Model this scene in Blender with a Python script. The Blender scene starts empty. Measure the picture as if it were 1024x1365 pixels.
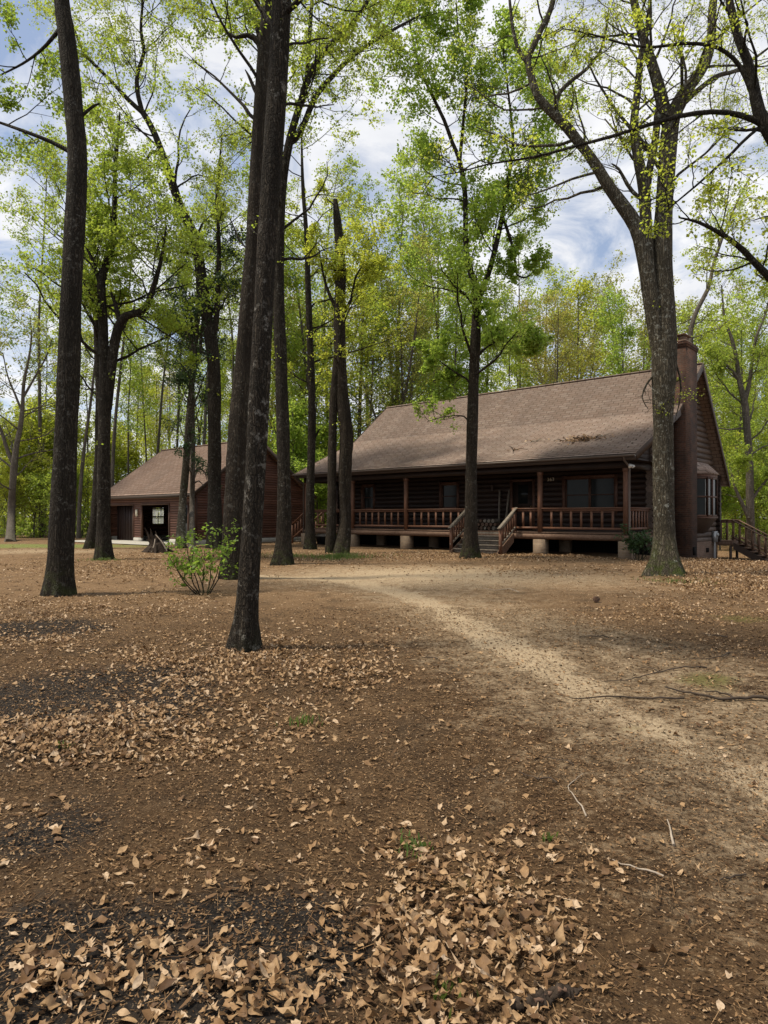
import bpy, math, random
import numpy as np
from mathutils import Vector, Matrix

random.seed(7)
scene = bpy.context.scene
COL = scene.collection
F = 907.0            # focal length of the surveyed photograph in its own pixels
HZ = 687.0           # its horizon row
CAMH = 1.5

# ------------------------------------------------------------------ terrain
def sstep(t):
    t = np.clip(t, 0, 1)
    return t * t * (3 - 2 * t)

def H(x, y):
    x = np.asarray(x, float); y = np.asarray(y, float)
    near = np.clip(1.2 - np.hypot(x, y) / 60.0, 0, 1)
    h = 0.022 * np.sin(0.9 * x + 0.3) * np.cos(0.7 * y) + 0.016 * np.sin(1.7 * x + 1.1 * y + 1.3) \
        + 0.010 * np.sin(3.1 * x - 2.3 * y) + 0.006 * np.sin(6.3 * x + 5.1 * y + 0.4)
    h = h * near
    h = h - 0.55 * sstep((x - 9.5) / 5.0) * sstep((y - 20.0) / 8.0)
    return h

def Wp(px, py, Z):
    return np.array([(px - 512.0) / F * Z, Z, CAMH + (HZ - py) / F * Z])

def G(px, py):
    Z = F * CAMH / (py - HZ)
    for _ in range(4):
        x = (px - 512.0) / F * Z
        Z = F * (CAMH - float(H(x, Z))) / (py - HZ)
    x = (px - 512.0) / F * Z
    return np.array([x, Z, float(H(x, Z))])

# ------------------------------------------------------------------ node helpers
def mat(name):
    m = bpy.data.materials.new(name); m.use_nodes = True
    nt = m.node_tree; nt.nodes.clear()
    return m, nt

def nd(nt, t, props=None, **ins):
    n = nt.nodes.new('ShaderNode' + t)
    for k, v in (props or {}).items(): setattr(n, k, v)
    for k, v in ins.items():
        key = int(k[1:]) if k[0] == 'i' and k[1:].isdigit() else k.replace('_', ' ')
        s = n.inputs[key]
        if isinstance(v, bpy.types.NodeSocket): nt.links.new(v, s)
        else:
            if isinstance(v, (tuple, list)) and len(v) == 3 and s.type == 'RGBA': v = (*v, 1)
            s.default_value = v
    return n

def mix(nt, f, a, b, blend='MIX'):
    n = nt.nodes.new('ShaderNodeMix'); n.data_type = 'RGBA'; n.blend_type = blend
    for i, v in ((0, f), (6, a), (7, b)):
        s = n.inputs[i]
        if isinstance(v, bpy.types.NodeSocket): nt.links.new(v, s)
        else:
            if isinstance(v, (tuple, list)) and len(v) == 3: v = (*v, 1)
            s.default_value = v
    return n.outputs[2]

def mth(nt, op, a, b=0.0, c=None):
    n = nt.nodes.new('ShaderNodeMath'); n.operation = op
    for i, v in enumerate((a, b) if c is None else (a, b, c)):
        if isinstance(v, bpy.types.NodeSocket): nt.links.new(v, n.inputs[i])
        else: n.inputs[i].default_value = v
    return n.outputs[0]

def ramp(nt, f, p0, p1, a=0.0, b=1.0):
    n = nt.nodes.new('ShaderNodeMapRange'); n.clamp = True
    nt.links.new(f, n.inputs[0])
    n.inputs[1].default_value = p0; n.inputs[2].default_value = p1
    n.inputs[3].default_value = a; n.inputs[4].default_value = b
    return n.outputs[0]

def noise(nt, vec, scale, detail=3.0, rough=0.55, dist=0.0):
    n = nd(nt, 'TexNoise', Scale=scale, Detail=detail, Roughness=rough, Distortion=dist)
    if vec is not None: nt.links.new(vec, n.inputs['Vector'])
    return n.outputs[0]

def finish(nt, col, rough=0.85, height=None, bump=0.3, bdist=0.02, spec=0.3, metal=0.0):
    b = nd(nt, 'BsdfPrincipled')
    for k, v in (('Base Color', col), ('Roughness', rough), ('Specular IOR Level', spec), ('Metallic', metal)):
        if isinstance(v, bpy.types.NodeSocket): nt.links.new(v, b.inputs[k])
        else: b.inputs[k].default_value = (*v, 1) if isinstance(v, (tuple, list)) else v
    if height is not None:
        bp = nd(nt, 'Bump', Strength=bump, Distance=bdist, Height=height)
        nt.links.new(bp.outputs[0], b.inputs['Normal'])
    o = nd(nt, 'OutputMaterial')
    nt.links.new(b.outputs[0], o.inputs[0])
    return b

def ocoord(nt, scale=(1, 1, 1), kind='Object'):
    tc = nd(nt, 'TexCoord')
    mp = nd(nt, 'Mapping', Vector=tc.outputs[kind], Scale=scale)
    return mp.outputs[0]

# ------------------------------------------------------------------ materials
def bark(name, dark, light, lichen=0.25, moss=0.5, sc=26.0, lich_col=(.30, .29, .25), bump=1.0, mossh=0.7):
    m, nt = mat(name)
    v = ocoord(nt, (1, 1, .085))
    raw = ocoord(nt)
    ds = nd(nt, 'TexNoise', Vector=raw, Scale=7.0, Detail=5.0)
    vv = nd(nt, 'MixRGB', {'blend_type': 'LINEAR_LIGHT'}, Fac=0.05, Color1=v, Color2=ds.outputs[1]).outputs[0]
    vo = nd(nt, 'TexVoronoi', {'feature': 'DISTANCE_TO_EDGE'}, Vector=vv, Scale=sc, Randomness=1.0)
    vo2 = noise(nt, vv, sc * .9, 4, .6, .6)
    fur = mth(nt, 'MULTIPLY', ramp(nt, vo.outputs[0], 0.0, 0.25), ramp(nt, vo2, .33, .62, .15, 1.0))
    fine = noise(nt, raw, 55, 5, .7)
    big = noise(nt, raw, 1.6, 4, .6)
    c = mix(nt, mth(nt, 'MULTIPLY', fur, ramp(nt, fine, .25, .75, .35, 1.0)), dark, light)
    c = mix(nt, ramp(nt, big, .35, .7, 0, .55), c, tuple(x * .55 for x in dark))
    li = mth(nt, 'MULTIPLY', ramp(nt, noise(nt, raw, 9, 6, .72), .55, .64), ramp(nt, noise(nt, raw, 1.3, 2), .38, .56))
    c = mix(nt, mth(nt, 'MULTIPLY', li, lichen), c, lich_col)
    sep = nd(nt, 'SeparateXYZ', Vector=raw)
    mz = ramp(nt, sep.outputs[2], 0.05, mossh, 1.0, 0.0)
    mo = mth(nt, 'MULTIPLY', mth(nt, 'MULTIPLY', mz, ramp(nt, noise(nt, raw, 5, 4), .42, .62)), moss)
    c = mix(nt, mo, c, (.06, .075, .02))
    hgt = mth(nt, 'ADD', mth(nt, 'MULTIPLY', fur, .75), mth(nt, 'MULTIPLY', fine, .35))
    finish(nt, c, .92, hgt, bump, .05, .15)
    return m

def leaf(name, base, trans, hue=0.03, val=0.35, tr=0.5, yellow=None):
    m, nt = mat(name)
    g = nd(nt, 'NewGeometry'); oi = nd(nt, 'ObjectInfo')
    rv = g.outputs['Random Per Island']
    wn = noise(nt, g.outputs['Position'], .55, 3, .6)
    def tint(c):
        h = nd(nt, 'HueSaturation', Color=c)
        nt.links.new(mth(nt, 'ADD', .5 - hue, mth(nt, 'MULTIPLY', mth(nt, 'ADD', mth(nt, 'MULTIPLY', rv, .5), mth(nt, 'MULTIPLY', oi.outputs['Random'], .5)), 2 * hue)), h.inputs['Hue'])
        nt.links.new(mth(nt, 'ADD', 1 - val, mth(nt, 'MULTIPLY', mth(nt, 'ADD', mth(nt, 'MULTIPLY', rv, .5), mth(nt, 'MULTIPLY', wn, .6)), 2 * val)), h.inputs['Value'])
        return h.outputs[0]
    a = nd(nt, 'BsdfPrincipled', Base_Color=tint(base), Roughness=.5)
    a.inputs['Specular IOR Level'].default_value = .25
    t = nd(nt, 'BsdfTranslucent', Color=tint(trans))
    mx = nd(nt, 'MixShader', Fac=tr, i1=a.outputs[0], i2=t.outputs[0])
    o = nd(nt, 'OutputMaterial', Surface=mx.outputs[0])
    return m

def wood(name, a, b, gr=(1, 1, 1), rough=.7, spec=.25, dirt=.4, bump=.25):
    m, nt = mat(name)
    v = ocoord(nt, gr); raw = ocoord(nt)
    n1 = noise(nt, v, 14, 5, .6, .4)
    n2 = noise(nt, raw, 1.1, 4, .6)
    n3 = noise(nt, raw, 30, 3, .6)
    g = nd(nt, 'NewGeometry')
    c = mix(nt, ramp(nt, n1, .3, .7), a, b)
    c = mix(nt, ramp(nt, n2, .4, .7, 0, dirt), c, tuple(x * .45 for x in a))
    h = nd(nt, 'HueSaturation', Color=c)
    nt.links.new(mth(nt, 'ADD', .72, mth(nt, 'MULTIPLY', g.outputs['Random Per Island'], .55)), h.inputs['Value'])
    finish(nt, h.outputs[0], rough, mth(nt, 'ADD', n1, mth(nt, 'MULTIPLY', n3, .3)), bump, .01, spec)
    return m

def brick(name, c1, c2, mortar, s=1.0, dark=.4):
    m, nt = mat(name)
    tc = nd(nt, 'TexCoord')
    b = nd(nt, 'TexBrick', Vector=tc.outputs['UV'], Color1=c1, Color2=c2, Mortar=mortar, Scale=s)
    b.inputs['Mortar Size'].default_value = .006; b.inputs['Brick Width'].default_value = .21
    b.inputs['Row Height'].default_value = .075; b.inputs['Bias'].default_value = -.1
    raw = ocoord(nt)
    n = noise(nt, raw, 2.0, 5, .65); n2 = noise(nt, raw, 40, 3)
    c = mix(nt, ramp(nt, n, .35, .75, 0, dark), b.outputs[0], (.018, .014, .012))
    c = mix(nt, ramp(nt, n2, .5, .8, 0, .4), c, (.03, .025, .02))
    finish(nt, c, .9, mth(nt, 'SUBTRACT', mth(nt, 'MULTIPLY', n2, .4), b.outputs[1]), .6, .012, .2)
    return m

def shingle(name, c1, c2, c3):
    m, nt = mat(name)
    tc = nd(nt, 'TexCoord')
    b = nd(nt, 'TexBrick', {'offset': .37, 'squash': 1.0}, Vector=tc.outputs['UV'], Color1=c1, Color2=c2, Mortar=tuple(x * .18 for x in c1), Scale=1.0)  # dark mortar lines paint the shadow line of each shingle course
    b.inputs['Mortar Size'].default_value = .018; b.inputs['Mortar Smooth'].default_value = .5; b.inputs['Brick Width'].default_value = .42
    b.inputs['Row Height'].default_value = .19; b.inputs['Bias'].default_value = -.15
    raw = ocoord(nt)
    gr = noise(nt, raw, 160, 2, .7)
    st = noise(nt, ocoord(nt, (1, .25, .25)), 1.4, 5, .65)
    uvs = nd(nt, 'Mapping', Vector=tc.outputs['UV'], Scale=(2.2, 6.9, 1)).outputs[0]
    bl = noise(nt, uvs, 1.6, 4, .75)
    c = mix(nt, ramp(nt, bl, .45, .62, 0, .65), b.outputs[0], c3)
    c = mix(nt, ramp(nt, st, .42, .72, 0, .4), c, (.13, .105, .09))
    c = mix(nt, ramp(nt, gr, .35, .75, 0, .45), c, tuple(x * .4 for x in c1))
    finish(nt, c, .93, mth(nt, 'ADD', mth(nt, 'MULTIPLY', gr, .5), mth(nt, 'MULTIPLY', bl, .5)), .5, .012, .2)
    return m

def plain(name, c, rough=.6, spec=.3, metal=0.0, var=.3, sc=6.0):
    m, nt = mat(name)
    n = noise(nt, ocoord(nt), sc, 5, .65)
    cc = mix(nt, ramp(nt, n, .35, .7, 0, var), c, tuple(x * .5 for x in c))
    finish(nt, cc, rough, n, .15, .01, spec, metal)
    return m

def glass(name, tint=(.012, .014, .014)):
    m, nt = mat(name)
    n = noise(nt, ocoord(nt), 2.5, 2)
    finish(nt, mix(nt, ramp(nt, n, .4, .7, 0, .5), tint, (.02, .022, .02)), .12, n, .03, .02, .13)
    return m

def litter(name):
    m, nt = mat(name)
    g = nd(nt, 'NewGeometry'); rv = g.outputs['Random Per Island']
    cr = nd(nt, 'ValToRGB', Fac=rv)
    el = cr.color_ramp.elements
    el[0].position = 0; el[0].color = (.075, .038, .017, 1)
    el[1].position = 1; el[1].color = (.58, .44, .30, 1)
    for p, c in ((.18, (.15, .085, .040)), (.45, (.32, .195, .094)), (.75, (.42, .28, .150))):
        e = el.new(p); e.color = (*c, 1)
    n = noise(nt, g.outputs['Position'], 60, 4, .6)
    c = mix(nt, ramp(nt, n, .4, .72, 0, .6), cr.outputs[0], (.13, .07, .032))
    a = nd(nt, 'BsdfPrincipled', Base_Color=c, Roughness=.6)
    a.inputs['Specular IOR Level'].default_value = .25
    bp = nd(nt, 'Bump', Strength=.35, Distance=.004, Height=n)
    nt.links.new(bp.outputs[0], a.inputs['Normal'])
    t = nd(nt, 'BsdfTranslucent', Color=c)
    mx = nd(nt, 'MixShader', Fac=.18, i1=a.outputs[0], i2=t.outputs[0])
    nd(nt, 'OutputMaterial', Surface=mx.outputs[0])
    return m

def chips(name):
    m, nt = mat(name)
    g = nd(nt, 'NewGeometry')
    cr = nd(nt, 'ValToRGB', Fac=g.outputs['Random Per Island'])
    el = cr.color_ramp.elements
    el[0].color = (.022, .014, .008, 1); el[1].color = (.26, .16, .08, 1)
    e = el.new(.55); e.color = (.085, .047, .022, 1)
    finish(nt, cr.outputs[0], .85, None, spec=.15)
    return m

M = {}
M['bark_dark'] = bark('bark_dark', (.016, .013, .0095), (.105, .086, .064), .3, .5, 24)
M['bark_front'] = bark('bark_front', (.016, .013, .0095), (.135, .106, .076), .8, .15, 34, (.30, .28, .24), 1.0, .4)
M['bark_moss'] = bark('bark_moss', (.042, .036, .025), (.27, .23, .165), .95, 1.0, 20, (.34, .34, .29), 1.0, 1.1)
M['bark_brown'] = bark('bark_brown', (.020, .0155, .011), (.115, .090, .064), .25, .6, 22)
M['bark_pale'] = bark('bark_pale', (.085, .072, .058), (.24, .21, .175), .4, .3, 18, (.36, .35, .31), .5)
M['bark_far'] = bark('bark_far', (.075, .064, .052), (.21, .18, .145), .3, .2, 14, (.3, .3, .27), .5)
M['leaf_green'] = leaf('leaf_green', (.165, .225, .040), (.46, .57, .085), .022, .38, .58)
M['leaf_mid'] = leaf('leaf_mid', (.15, .20, .032), (.42, .53, .065), .025, .40, .5)
M['leaf_yellow'] = leaf('leaf_yellow', (.19, .225, .034), (.52, .58, .07), .025, .35, .62)
M['leaf_bud'] = leaf('leaf_bud', (.20, .195, .045), (.46, .45, .09), .03, .4, .5)
M['leaf_bush'] = leaf('leaf_bush', (.11, .19, .03), (.30, .46, .06), .02, .35, .5)
M['leaf_dark'] = leaf('leaf_dark', (.035, .065, .022), (.06, .11, .03), .02, .35, .25)
M['log'] = wood('log', (.014, .008, .006), (.038, .021, .014), (.25, 2, 2), .6, .3, .5)  # darker than the gable logs: shade of the porch recess is in the colour
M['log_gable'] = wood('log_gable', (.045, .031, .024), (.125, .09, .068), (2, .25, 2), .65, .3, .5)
M['redwood'] = wood('redwood', (.085, .038, .022), (.175, .084, .048), (2, 2, .4), .6, .3, .35)
M['trim'] = wood('trim', (.060, .028, .018), (.115, .058, .037), (1, 1, 1), .6, .3, .4)
M['deckwood'] = wood('deckwood', (.10, .055, .035), (.20, .13, .09), (1, 1, 1), .75, .2, .5)
M['greywood'] = wood('greywood', (.13, .105, .08), (.29, .25, .20), (1, 1, 1), .8, .2, .5)
M['soffit'] = wood('soffit', (.020, .012, .009), (.040, .025, .018), (.3, 2, 2), .7, .2, .3)  # colour lowered to carry the shade inside the porch
M['fascia'] = plain('fascia', (.055, .036, .026), .6)
M['gutter'] = plain('gutter', (.10, .075, .06), .45, .4)
M['shingle'] = shingle('shingle', (.30, .225, .18), (.40, .325, .275), (.24, .16, .125))
M['shingle_red'] = shingle('shingle_red', (.28, .195, .15), (.35, .26, .21), (.21, .135, .105))
M['brick'] = brick('brick', (.095, .042, .025), (.042, .022, .015), (.085, .072, .06), 1.0, .8)
M['brick_pier'] = brick('brick_pier', (.27, .195, .13), (.20, .135, .09), (.24, .21, .17), 1.0, .3)
M['brick_base'] = brick('brick_base', (.20, .12, .08), (.15, .09, .06), (.2, .17, .14))
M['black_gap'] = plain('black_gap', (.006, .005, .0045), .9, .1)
M['siding'] = wood('siding', (.095, .042, .028), (.150, .072, .050), (.4, .4, 3), .6, .3, .3)
M['garage_door'] = wood('garage_door', (.016, .008, .006), (.034, .016, .011), (3, 3, .4), .6, .3, .4)
M['greydoor'] = plain('greydoor', (.085, .085, .085), .5)
M['concrete'] = plain('concrete', (.42, .40, .35), .9, .2, 0, .4)
M['glass'] = glass('glass')
m_, nt_ = mat('dusty_glass'); t_ = nd(nt_, 'BsdfTranslucent', Color=(.75, .78, .8)); g_ = nd(nt_, 'BsdfTransparent', Color=(.9, .92, .92))  # white translucency added so the pane reads as bright daylight
dn_ = ramp(nt_, noise(nt_, ocoord(nt_), 3.0, 4), .3, .7, .45, .8); x_ = nd(nt_, 'MixShader', Fac=dn_, i1=g_.outputs[0], i2=t_.outputs[0]); nd(nt_, 'OutputMaterial', Surface=x_.outputs[0]); M['dusty_glass'] = m_
M['curtain'] = plain('curtain', (.45, .45, .42), .9, .1)
M['white'] = plain('white', (.75, .74, .70), .5)
M['pale'] = plain('pale', (.62, .56, .44), .6)
M['metal'] = plain('metal', (.32, .33, .33), .45, .5, .5)
M['brass'] = plain('brass', (.6, .45, .2), .3, .5, .9)
M['black_plastic'] = plain('black_plastic', (.015, .015, .016), .4)
M['litter'] = litter('litter')
M['chips'] = chips('chips')
M['twig_pale'] = wood('twig_pale', (.22, .18, .14), (.40, .34, .27), (1, 1, 1), .8)
M['twig_dark'] = wood('twig_dark', (.030, .022, .016), (.085, .062, .045), (1, 1, 1), .9)
M['stumpwood'] = wood('stumpwood', (.018, .013, .010), (.075, .056, .042), (3, 3, .5), .95, .1, .6, .9)
M['grass'] = leaf('grass', (.09, .13, .03), (.16, .24, .05), .02, .35, .35)

# ------------------------------------------------------------------ mesh builder
class MB:
    def __init__(s):
        s.v = []; s.f = []; s.n = 0
    def add(s, v, f):
        v = np.asarray(v, float).reshape(-1, 3); f = np.asarray(f, int)
        s.v.append(v); s.f.append(f + s.n); s.n += len(v)
    def quad(s, a, b, c, d):
        s.add([a, b, c, d], [[0, 1, 2, 3]])
    def box(s, x0, x1, y0, y1, z0, z1):
        v = [(x, y, z) for z in (z0, z1) for y in (y0, y1) for x in (x0, x1)]
        s.add(v, [[0, 2, 3, 1], [4, 5, 7, 6], [0, 1, 5, 4], [2, 6, 7, 3], [0, 4, 6, 2], [1, 3, 7, 5]])
    def bar(s, a, b, w, h, up=(0, 0, 1)):
        a = np.array(a, float); b = np.array(b, float); d = b - a; d /= np.linalg.norm(d)
        u = np.cross(d, up); u /= np.linalg.norm(u) + 1e-9; t = np.cross(u, d)
        v = [p + i * u * w / 2 + j * t * h / 2 for p in (a, b) for j in (-1, 1) for i in (-1, 1)]
        s.add(v, [[0, 2, 3, 1], [4, 5, 7, 6], [0, 1, 5, 4], [2, 6, 7, 3], [0, 4, 6, 2], [1, 3, 7, 5]])
    def prism(s, poly, axis, a0, a1):
        """closed polygon of (u, v) extruded along x ('x': u=y, v=z) or y ('y': u=x, v=z)"""
        n = len(poly)
        def P(u, v, a): return (a, u, v) if axis == 'x' else (u, a, v)
        v = [P(u, w, a0) for u, w in poly] + [P(u, w, a1) for u, w in poly]
        s.add(v, [[i, (i + 1) % n, n + (i + 1) % n, n + i] for i in range(n)])
        for off in (0, n):
            s.add(v, [[off, off + i, off + i + 1, off] for i in range(1, n - 1)])
    def tube(s, P, R, k=8, cap=True, lobe=None):
        P = np.asarray(P, float); n = len(P)
        T = np.gradient(P, axis=0); T /= np.linalg.norm(T, axis=1)[:, None] + 1e-12
        u = np.cross(T[0], [0, 0, 1.0])
        if np.linalg.norm(u) < .2: u = np.cross(T[0], [0, 1.0, 0])
        u /= np.linalg.norm(u); U = np.zeros((n, 3))
        for i in range(n):
            u = u - T[i] * np.dot(u, T[i]); u /= np.linalg.norm(u) + 1e-12; U[i] = u
        B = np.cross(T, U); th = np.arange(k) / k * 2 * np.pi
        rr = np.asarray(R, float).reshape(n, 1) * np.ones((1, k))
        if lobe is not None: rr = rr * lobe
        V = P[:, None, :] + rr[..., None] * (np.cos(th)[None, :, None] * U[:, None, :] + np.sin(th)[None, :, None] * B[:, None, :])
        i = np.arange(n - 1)[:, None] * k; j = np.arange(k)[None, :]; j2 = (j + 1) % k
        q = np.stack([i + j, i + j2, i + k + j2, i + k + j], -1).reshape(-1, 4)
        s.add(V, q)
        if cap:
            for e in (0, n - 1):
                ring = V[e]; c = ring.mean(0)
                s.add(np.vstack([ring, c]), [[a, (a + 1) % k, k, a] for a in range(k)])
    def tubes(s, P, R, k):
        Bn, n, _ = P.shape
        if Bn == 0: return
        T = P[:, -1] - P[:, 0]; T /= np.linalg.norm(T, axis=1)[:, None] + 1e-12
        ref = np.where(np.abs(T[:, 2:3]) > .8, [[1.0, 0, 0]], [[0, 0, 1.0]])
        U = np.cross(T, ref); U /= np.linalg.norm(U, axis=1)[:, None] + 1e-12; W = np.cross(T, U)
        th = np.arange(k) / k * 2 * np.pi
        ring = np.cos(th)[None, :, None] * U[:, None, :] + np.sin(th)[None, :, None] * W[:, None, :]
        V = P[:, :, None, :] + R[:, :, None, None] * ring[:, None, :, :]
        b = np.arange(Bn)[:, None, None] * (n * k); i = np.arange(n - 1)[None, :, None] * k; j = np.arange(k)[None, None, :]; j2 = (j + 1) % k
        q = np.stack([b + i + j, b + i + j2, b + i + k + j2, b + i + k + j], -1).reshape(-1, 4)
        s.add(V.reshape(-1, 3), q)
    def mesh(s, name, m, smooth=False, uv=False):
        V = np.vstack(s.v).astype(np.float32)
        me = bpy.data.meshes.new(name)
        loops = []; starts = []; tot = 0
        for f in s.f:
            if f.shape[1] == 4:
                tri = f[:, 0] == f[:, 3]
                if tri.any():
                    a = f[tri][:, :3]; loops.append(a.ravel()); starts.append(tot + np.arange(len(a)) * 3); tot += a.size
                a = f[~tri]
                if len(a): loops.append(a.ravel()); starts.append(tot + np.arange(len(a)) * 4); tot += a.size
            else:
                k = f.shape[1]; loops.append(f.ravel()); starts.append(tot + np.arange(len(f)) * k); tot += f.size
        L = np.concatenate(loops).astype(np.int32); S = np.concatenate(starts).astype(np.int32)
        me.vertices.add(len(V)); me.vertices.foreach_set('co', V.ravel())
        me.loops.add(len(L)); me.loops.foreach_set('vertex_index', L)
        me.polygons.add(len(S)); me.polygons.foreach_set('loop_start', S)
        me.update(calc_edges=True); me.validate()
        if smooth: me.polygons.foreach_set('use_smooth', np.ones(len(me.polygons), bool))
        if uv:
            lay = me.uv_layers.new(name='UVMap')
            for p in me.polygons:
                nx, ny, nz = (abs(c) for c in p.normal)
                for li in p.loop_indices:
                    c = me.vertices[me.loops[li].vertex_index].co
                    lay.data[li].uv = (c.y, c.z) if nx >= ny and nx >= nz else ((c.x, c.z) if ny >= nz else (c.x, c.y))
        if m is not None: me.materials.append(m)
        return me
    def build(s, name, m, parent=None, smooth=False, uv=False):
        o = bpy.data.objects.new(name, s.mesh(name, m, smooth, uv)); COL.objects.link(o)
        if parent is not None: o.parent = parent
        return o

def tag(o, label, cat, group=None, kind=None):
    if label: o['label'] = label
    if cat: o['category'] = cat
    if group: o['group'] = group
    if kind: o['kind'] = kind
    return o

def thing(name, label, cat, loc=(0, 0, 0), rz=0.0, group=None):
    o = bpy.data.objects.new(name, None); COL.objects.link(o)
    o.location = loc; o.rotation_euler = (0, 0, rz); o.empty_display_size = .3
    return tag(o, label, cat, group)

def shift(mb, loc):
    mb.v = [v - np.asarray(loc)[None, :] for v in mb.v]
    return mb

# ------------------------------------------------------------------ vegetation growth
def norm(a): return a / (np.linalg.norm(a, axis=-1, keepdims=True) + 1e-12)

def grow(rng, S, D, L, R, n, jit, up, tip=.3):
    B = len(S); P = np.zeros((B, n, 3)); P[:, 0] = S; d = norm(D)
    for i in range(1, n):
        d = norm(d + rng.normal(0, jit, (B, 3)) + np.array([0, 0, up]))
        P[:, i] = P[:, i - 1] + d * (L / (n - 1))[:, None]
    return P, R[:, None] * np.linspace(1, tip, n)[None, :]

def spawn(rng, P, Rd, m, f0, f1, ang, lf, rf=.6, rmin=.004):
    B, n, _ = P.shape
    L = np.linalg.norm(np.diff(P, axis=1), axis=2).sum(1)
    f = f0 + (f1 - f0) * (np.arange(m)[None, :] + rng.random((B, m))) / m
    x = f * (n - 1.001); i = x.astype(int); w = (x - i)[..., None]
    bi = np.arange(B)[:, None]
    pos = P[bi, i] * (1 - w) + P[bi, i + 1] * w
    t = norm(P[bi, i + 1] - P[bi, i])
    rad = Rd[bi, i] * (1 - w[..., 0]) + Rd[bi, i + 1] * w[..., 0]
    q = rng.normal(0, 1, (B, m, 3)); q = norm(q - t * (q * t).sum(-1, keepdims=True))
    a = np.radians(ang) * rng.uniform(.7, 1.3, (B, m, 1))
    D = np.cos(a) * t + np.sin(a) * q
    ln = lf * L[:, None] * (1.15 - .6 * f) * rng.uniform(.6, 1.3, (B, m))
    r = np.maximum(rad * rf * rng.uniform(.7, 1, (B, m)), rmin)
    return pos.reshape(-1, 3), D.reshape(-1, 3), ln.ravel(), r.ravel()

def leaf_points(rng, P, per, spread, f0=.25):
    B, n, _ = P.shape
    f = f0 + (1 - f0) * rng.random((B, per)); x = f * (n - 1.001); i = x.astype(int); w = (x - i)[..., None]
    bi = np.arange(B)[:, None]
    pos = P[bi, i] * (1 - w) + P[bi, i + 1] * w
    return (pos + rng.normal(0, spread, pos.shape) * np.array([1, 1, .75])).reshape(-1, 3)

def add_leaves(mb, rng, C, size, flat=.7, fold=.25):
    n = len(C)
    if n == 0: return
    N = norm(rng.normal(0, 1, (n, 3)) + np.array([0, 0, flat * 1.6]))
    U = rng.normal(0, 1, (n, 3)); U = norm(U - N * (U * N).sum(1, keepdims=True) + np.array([0, 0, -.25]))
    W = np.cross(N, U)
    s = size * rng.uniform(.55, 1.25, (n, 1))
    w = s * rng.uniform(.32, .5, (n, 1)); fo = s * fold * rng.uniform(0, 1, (n, 1))
    a = C; b = C + U * s; l = C + U * s * .52 + W * w + N * fo; r = C + U * s * .52 - W * w + N * fo
    V = np.stack([a, r, b, l], 1).reshape(-1, 3)
    k = np.arange(n)[:, None] * 4
    mb.add(V, np.concatenate([k + [0, 1, 2, 0], k + [0, 2, 3, 0]]))

def catmull(pts, step):
    pts = np.asarray(pts, float)
    if len(pts) == 2:
        m = max(2, int(np.linalg.norm(pts[1] - pts[0]) / step) + 1)
        return pts[0] + (pts[1] - pts[0]) * np.linspace(0, 1, m)[:, None], np.linspace(0, 1, m)
    p = np.vstack([2 * pts[0] - pts[1], pts, 2 * pts[-1] - pts[-2]]); out = []; prm = []
    for i in range(1, len(p) - 2):
        m = max(2, int(np.linalg.norm(p[i + 1] - p[i]) / step))
        for t in np.arange(m) / m:
            a, b, c, d = p[i - 1], p[i], p[i + 1], p[i + 2]
            out.append(.5 * (2 * b + (c - a) * t + (2 * a - 5 * b + 4 * c - d) * t * t + (3 * b - a - 3 * c + d) * t ** 3)); prm.append(i - 1 + t)
    out.append(pts[-1]); prm.append(len(pts) - 1)
    return np.array(out), np.array(prm) / (len(pts) - 1)

def stem_tube(mb, rng, pts, rads, step=.25, k=18, flare=0.0, flareh=.5, rough=.05, base_z=0.0, side=None):
    P, t = catmull(pts, step)
    R = np.interp(t * (len(pts) - 1), np.arange(len(pts)), rads)
    th = np.arange(k) / k * 2 * np.pi; z = P[:, 2] - base_z
    ph = rng.uniform(0, 6.28, 6)
    lobe = 1 + rough * (np.sin(3 * th[None, :] + ph[0] + z[:, None] * .9) * .5 + np.sin(5 * th[None, :] + ph[1] - z[:, None] * 1.7) * .4) \
        + rough * .8 * rng.normal(0, .45, (len(P), k)) + rough * .7 * np.sin(z[:, None] * 2.3 + ph[2])
    if flare > 0:
        fl = np.exp(-np.clip(z, 0, None) / flareh)
        lobe = lobe + fl[:, None] * flare * (.62 + .38 * np.sin(4 * th[None, :] + ph[3]) + .3 * np.sin(7 * th[None, :] + ph[4]))
    mb.tube(P, R, k, True, lobe)
    return P, R

def resample(P, R, n):
    d = np.r_[0, np.cumsum(np.linalg.norm(np.diff(P, axis=0), axis=1))]
    s = np.linspace(0, d[-1], n)
    return np.stack([np.interp(s, d, P[:, i]) for i in range(3)], 1), np.interp(s, d, R)

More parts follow.
